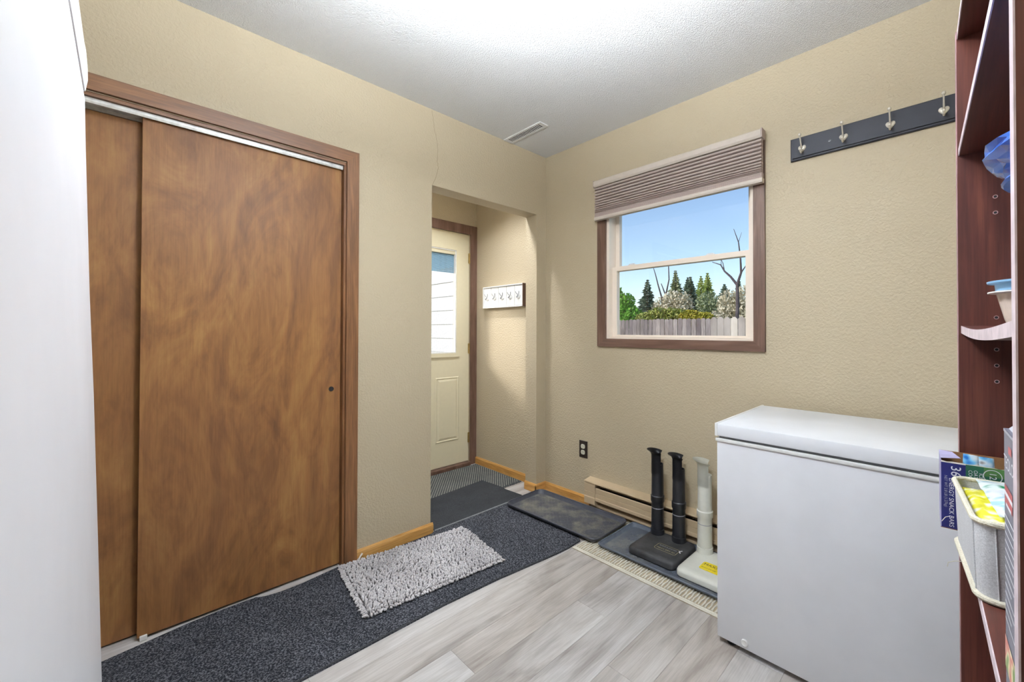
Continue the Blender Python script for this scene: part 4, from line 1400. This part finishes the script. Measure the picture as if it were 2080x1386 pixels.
# ================================================================== OUTSIDE
ZG = -0.35
bm = bmesh.new(); box(bm, -40, 30, 0.14, 60, ZG - .1, ZG)
box(bm, -40, XD - 0.125, -20, 0.14, ZG - .1, ZG)
struct('ground', bm, 'lawn', 'lawn outside the window')
bm = bmesh.new(); box(bm, -5.0, XD - .13, -3.5, 2.5, ZG + .001, ZG + .02)
struct('patio', bm, 'concrete', 'pale concrete slab outside the door')
# neighbouring shed with lap siding
nb = thing('siding_building', 'white lap-sided shed outside the exterior door', 'building', (-6.2, 2.7, ZG))
bm = bmesh.new(); box(bm, -9.0, -3.4, 2.25, 3.2, ZG, 2.40)
obj('wall_body', bm, 'white_ext', nb)
bd_ = None
for i in range(10):
    z = ZG + .01
    if bd_ is None:
        bm = bmesh.new(); prism(bm, [(2.25, z), (2.205, z), (2.225, z + .272), (2.25, z + .272)], 'x', -9.0, -3.4)
        bd_ = obj('siding_board', bm, 'white_ext', nb)
    else:
        dup(bd_, None, (0, 0, i * 0.272))

def fence(name, label, x0, x1, y, ztop, mat, pw=0.14, gap=0.012, dog=0.03):
    f = thing(name, label, 'fence', ((x0 + x1) / 2, y, ZG))
    bm = bmesh.new()
    for z in (ZG + .35, ztop - .45):
        box(bm, x0, x1, y + .02, y + .06, z, z + .09)
    obj('rails', bm, mat, f)
    bm = bmesh.new()
    prism(bm, [(-pw / 2, ZG + .03), (pw / 2, ZG + .03), (pw / 2, ztop - dog), (pw / 2 - dog, ztop), (-pw / 2 + dog, ztop), (-pw / 2, ztop - dog)], 'y', -0.018, 0.0)
    me = bpy.data.meshes.new('picket'); bmesh.ops.recalc_face_normals(bm, faces=bm.faces); bm.to_mesh(me); bm.free(); me.materials.append(MT[mat])
    x = x0 + pw / 2
    while x < x1:
        p = bpy.data.objects.new('picket', me); COL.objects.link(p); p.parent = f
        p.location = Vector((x, y + .018 + random.uniform(-.006, .006), random.uniform(-.015, .012))) - f.location
        p.rotation_euler = (0, random.uniform(-.006, .006), 0)
        x += pw + gap
    return f
fence('wooden_fence', 'weathered grey wooden picket fence seen through the window', -12.0, -2.98, 10.0, 1.562, 'fence_grey')
fence('wooden_fence', 'pale picket fence joining the grey fence', -3.034, 1.5, 10.0, 1.585, 'fence_pale', 0.19, 0.010, 0.07)

def leaves(bm, n, pick, size, flat=0.0):
    for _ in range(n):
        p = pick()
        a = Vector((random.gauss(0, 1), random.gauss(0, 1), random.gauss(0, 1))).normalized()
        b = a.cross(Vector((random.gauss(0, 1), random.gauss(0, 1), random.gauss(0, 1)))).normalized()
        s = size * random.uniform(.6, 1.4)
        q = [p - a * s, p + b * s * .55, p + a * s, p - b * s * .55]
        bm.faces.new([bm.verts.new(v) for v in q])

def ball(c, r):
    def f():
        while True:
            v = Vector((random.uniform(-1, 1), random.uniform(-1, 1), random.uniform(-1, 1)))
            if 0.25 < v.length < 1: break
        return Vector((c[0] + v.x * r[0], c[1] + v.y * r[1], c[2] + v.z * r[2]))
    return f

def tree(name, label, cat, x, y, blobs, mat, n, size, trunk=0.08, bark='bark', group=None):
    t = thing(name, label, cat, (x, y, ZG), group)
    top = max(b[2] for b in blobs)
    bm = bmesh.new()
    tube(bm, [(x, y, ZG), (x + .05, y, (ZG + top) / 2), (x, y, top)], [trunk, trunk * .8, trunk * .3], 8)
    for b in blobs:
        tube(bm, [(x, y, max(ZG + .3, b[2] - b[5] * 1.2)), (b[0], b[1], b[2])], [trunk * .4, trunk * .15], 6)
    obj('trunk', bm, bark, t)
    bm = bmesh.new()
    tot = sum(b[3] * b[5] for b in blobs)
    for b in blobs:
        leaves(bm, int(n * b[3] * b[5] / tot), ball(b[:3], b[3:]), size)
    obj('foliage', bm, mat, t)
    return t

def conifer(name, label, x, y, ztop, base, r, mat, n=26):
    t = thing(name, label, 'tree', (x, y, ZG))
    bm = bmesh.new(); tube(bm, [(x, y, ZG), (x, y, ztop - .15)], [0.10, 0.015], 7)
    obj('trunk', bm, 'bark', t)
    bm = bmesh.new()
    for i in range(n):
        u = (i + .5) / n
        z = base + (ztop - base) * u
        rad = r * (1 - u) ** 0.85 + .03
        m = int(6 + 7 * (1 - u))
        for k in range(m):
            a = 2 * math.pi * (k + random.random()) / m
            L = rad * random.uniform(.7, 1.2)
            d = Vector((math.cos(a), math.sin(a), 0)); s = Vector((-d.y, d.x, 0))
            o0 = Vector((x, y, z))
            w = L * .34 + .03
            tip = o0 + d * L + Vector((0, 0, -L * .30 + .06))
            md = o0 + d * L * .55 + Vector((0, 0, -L * .10))
            bm.faces.new([bm.verts.new(p) for p in (o0, md - s * w * .5 + Vector((0, 0, -.05)), tip, md + s * w * .5 + Vector((0, 0, -.05)))])
            bm.faces.new([bm.verts.new(p) for p in (o0 + Vector((0, 0, .06)), md + Vector((0, 0, .09)), tip, md + Vector((0, 0, -w * .5)))])
            for q in range(3):
                c = o0.lerp(tip, random.uniform(.4, 1.0))
                e = Vector((random.gauss(0, 1), random.gauss(0, 1), random.gauss(0, .6))).normalized() * (.05 + w * .25)
                g = e.cross(Vector((0, 0, 1))) * .6
                bm.faces.new([bm.verts.new(p) for p in (c - e, c + g, c + e, c - g)])
    obj('foliage', bm, mat, t)

tree('leafy_tree', 'bright green leafy tree behind the left end of the fence', 'tree', -7.6, 12.2,
     [(-7.8, 12.2, 1.85, .55, .5, .55), (-7.35, 12.2, 1.75, .55, .5, .5), (-7.95, 12.2, 2.35, .40, .4, .45), (-7.5, 12.2, 2.35, .34, .4, .38), (-7.92, 12.2, 2.75, .18, .2, .28), (-7.05, 12.2, 1.6, .4, .4, .4), (-8.4, 12.2, 1.8, .5, .5, .6)], 'leaf_green', 4200, 0.075)
conifer('spruce_tree', 'dark spruce tree beside the bright green tree', -8.21, 15.00, 3.58, 0.90, 0.95, 'leaf_spruce')
conifer('conifer_tree', 'tallest grey-green conifer behind the fence', -8.33, 18.00, 4.35, 1.20, 1.00, 'leaf_conifer', 30)
conifer('conifer_tree', 'slim conifer right beside the tallest one', -9.22, 21.20, 4.38, 1.20, 0.96, 'leaf_spruce')
conifer('conifer_tree', 'short dark conifer in the middle of the conifer row', -6.25, 15.40, 3.57, 1.20, 0.71, 'leaf_spruce')
conifer('conifer_tree', 'pale lime conifer next to the dark ones', -9.75, 24.20, 4.81, 1.20, 1.05, 'leaf_lime')
conifer('conifer_tree', 'pale lime conifer at the end of the row', -6.26, 17.20, 3.94, 1.20, 0.76, 'leaf_lime')
conifer('conifer_tree', 'broad dark conifer behind the pale shrubs', -7.18, 21.60, 3.84, 1.00, 1.14, 'leaf_spruce')
conifer('conifer_tree', 'dark conifer behind the bare tree', -5.52, 19.20, 3.77, 1.00, 0.56, 'leaf_spruce')
tree('flowering_shrub', 'pale blossoming shrub below the dead branches', 'shrub', -6.1, 13.0,
     [(-6.2, 13, 2.0, .55, .5, .6), (-5.85, 13, 2.3, .45, .4, .5), (-6.5, 13, 1.8, .35, .4, .5), (-5.4, 13, 2.2, .4, .4, .5)], 'leaf_pale', 3000, 0.055)
tree('yellow_shrub', 'golden yellow shrub just behind the grey fence', 'shrub', -5.6, 11.2,
     [(-6.0, 11.2, 1.55, .45, .3, .30), (-5.5, 11.2, 1.7, .5, .3, .32), (-4.95, 11.3, 1.68, .5, .3, .32), (-4.55, 11.4, 1.62, .42, .3, .30)], 'leaf_olive', 4200, 0.05)
tree('yellow_shrub', 'amber shrub at the right part of the grey fence', 'shrub', -3.8, 10.7,
     [(-4.0, 10.7, 1.58, .42, .25, .28), (-3.55, 10.7, 1.52, .35, .25, .26)], 'leaf_yellow', 3200, 0.05)
tree('grey_shrub', 'silvery grey twiggy shrub behind the fence corner', 'shrub', -4.7, 14.8,
     [(-5.2, 14.8, 2.35, .55, .4, .5), (-4.65, 14.8, 2.1, .6, .4, .55), (-4.2, 14.8, 1.9, .55, .4, .55)], 'leaf_conifer', 2600, 0.05)
tree('flowering_shrub', 'pale cream blossoming shrub around the bare tree', 'shrub', -3.1, 12.6,
     [(-3.4, 12.6, 2.1, .5, .4, .55), (-2.9, 12.6, 2.1, .5, .4, .65), (-2.4, 12.6, 1.9, .5, .4, .6), (-3.7, 12.6, 1.6, .5, .4, .4), (-3.0, 12.6, 1.5, .7, .4, .4)], 'leaf_pale', 4200, 0.055)

def bare(name, label, segs, loc, bark='bark_dark'):
    t = thing(name, label, 'tree', loc)
    for i, (pts, r0, r1) in enumerate(segs):
        bm = bmesh.new()
        n = len(pts)
        tube(bm, pts, [r0 + (r1 - r0) * k / (n - 1) for k in range(n)], 7)
        obj('trunk' if i == 0 else 'branch', bm, bark, t, True)
Y = 11.6
bare('bare_tree', 'leafless forked tree above the pale fence', [
    ([(-2.85, Y, ZG), (-2.86, Y, 1.2), (-2.83, Y, 2.0), (-2.84, Y, 2.72)], .07, .05),
    ([(-2.84, Y, 2.70), (-2.72, Y, 3.05), (-2.74, Y, 3.55), (-2.80, Y, 4.05), (-2.95, Y, 4.5)], .045, .008),
    ([(-2.72, Y, 3.05), (-2.58, Y, 3.25), (-2.48, Y, 3.45)], .025, .008),
    ([(-2.84, Y, 2.66), (-3.05, Y, 2.95), (-3.25, Y, 3.15), (-3.38, Y, 3.38), (-3.66, Y, 3.50)], .045, .010),
    ([(-3.25, Y, 3.15), (-3.30, Y, 3.42), (-3.38, Y, 3.6)], .018, .006),
    ([(-2.80, Y, 4.05), (-2.70, Y, 4.35)], .01, .005),
    ([(-3.36, Y, 3.36), (-3.36, Y, 3.52), (-3.52, Y, 3.62)], .012, .005)], (-2.85, Y, ZG))
Y = 14.3
bare('dead_tree', 'dead tree with bare upright branches above the shrubs', [
    ([(-6.95, Y, ZG), (-6.98, Y, 1.63), (-7.06, Y, 2.68)], .074, .053),
    ([(-7.06, Y, 2.63), (-7.24, Y, 3.21), (-7.37, Y, 3.69), (-7.51, Y, 4.11)], .037, .013),
    ([(-7.00, Y, 2.37), (-6.83, Y, 2.90), (-6.71, Y, 3.42), (-6.74, Y, 4.16)], .042, .019),
    ([(-6.90, Y, 2.79), (-7.00, Y, 3.05), (-7.09, Y, 3.27)], .032, .016)], (-6.95, Y, ZG))
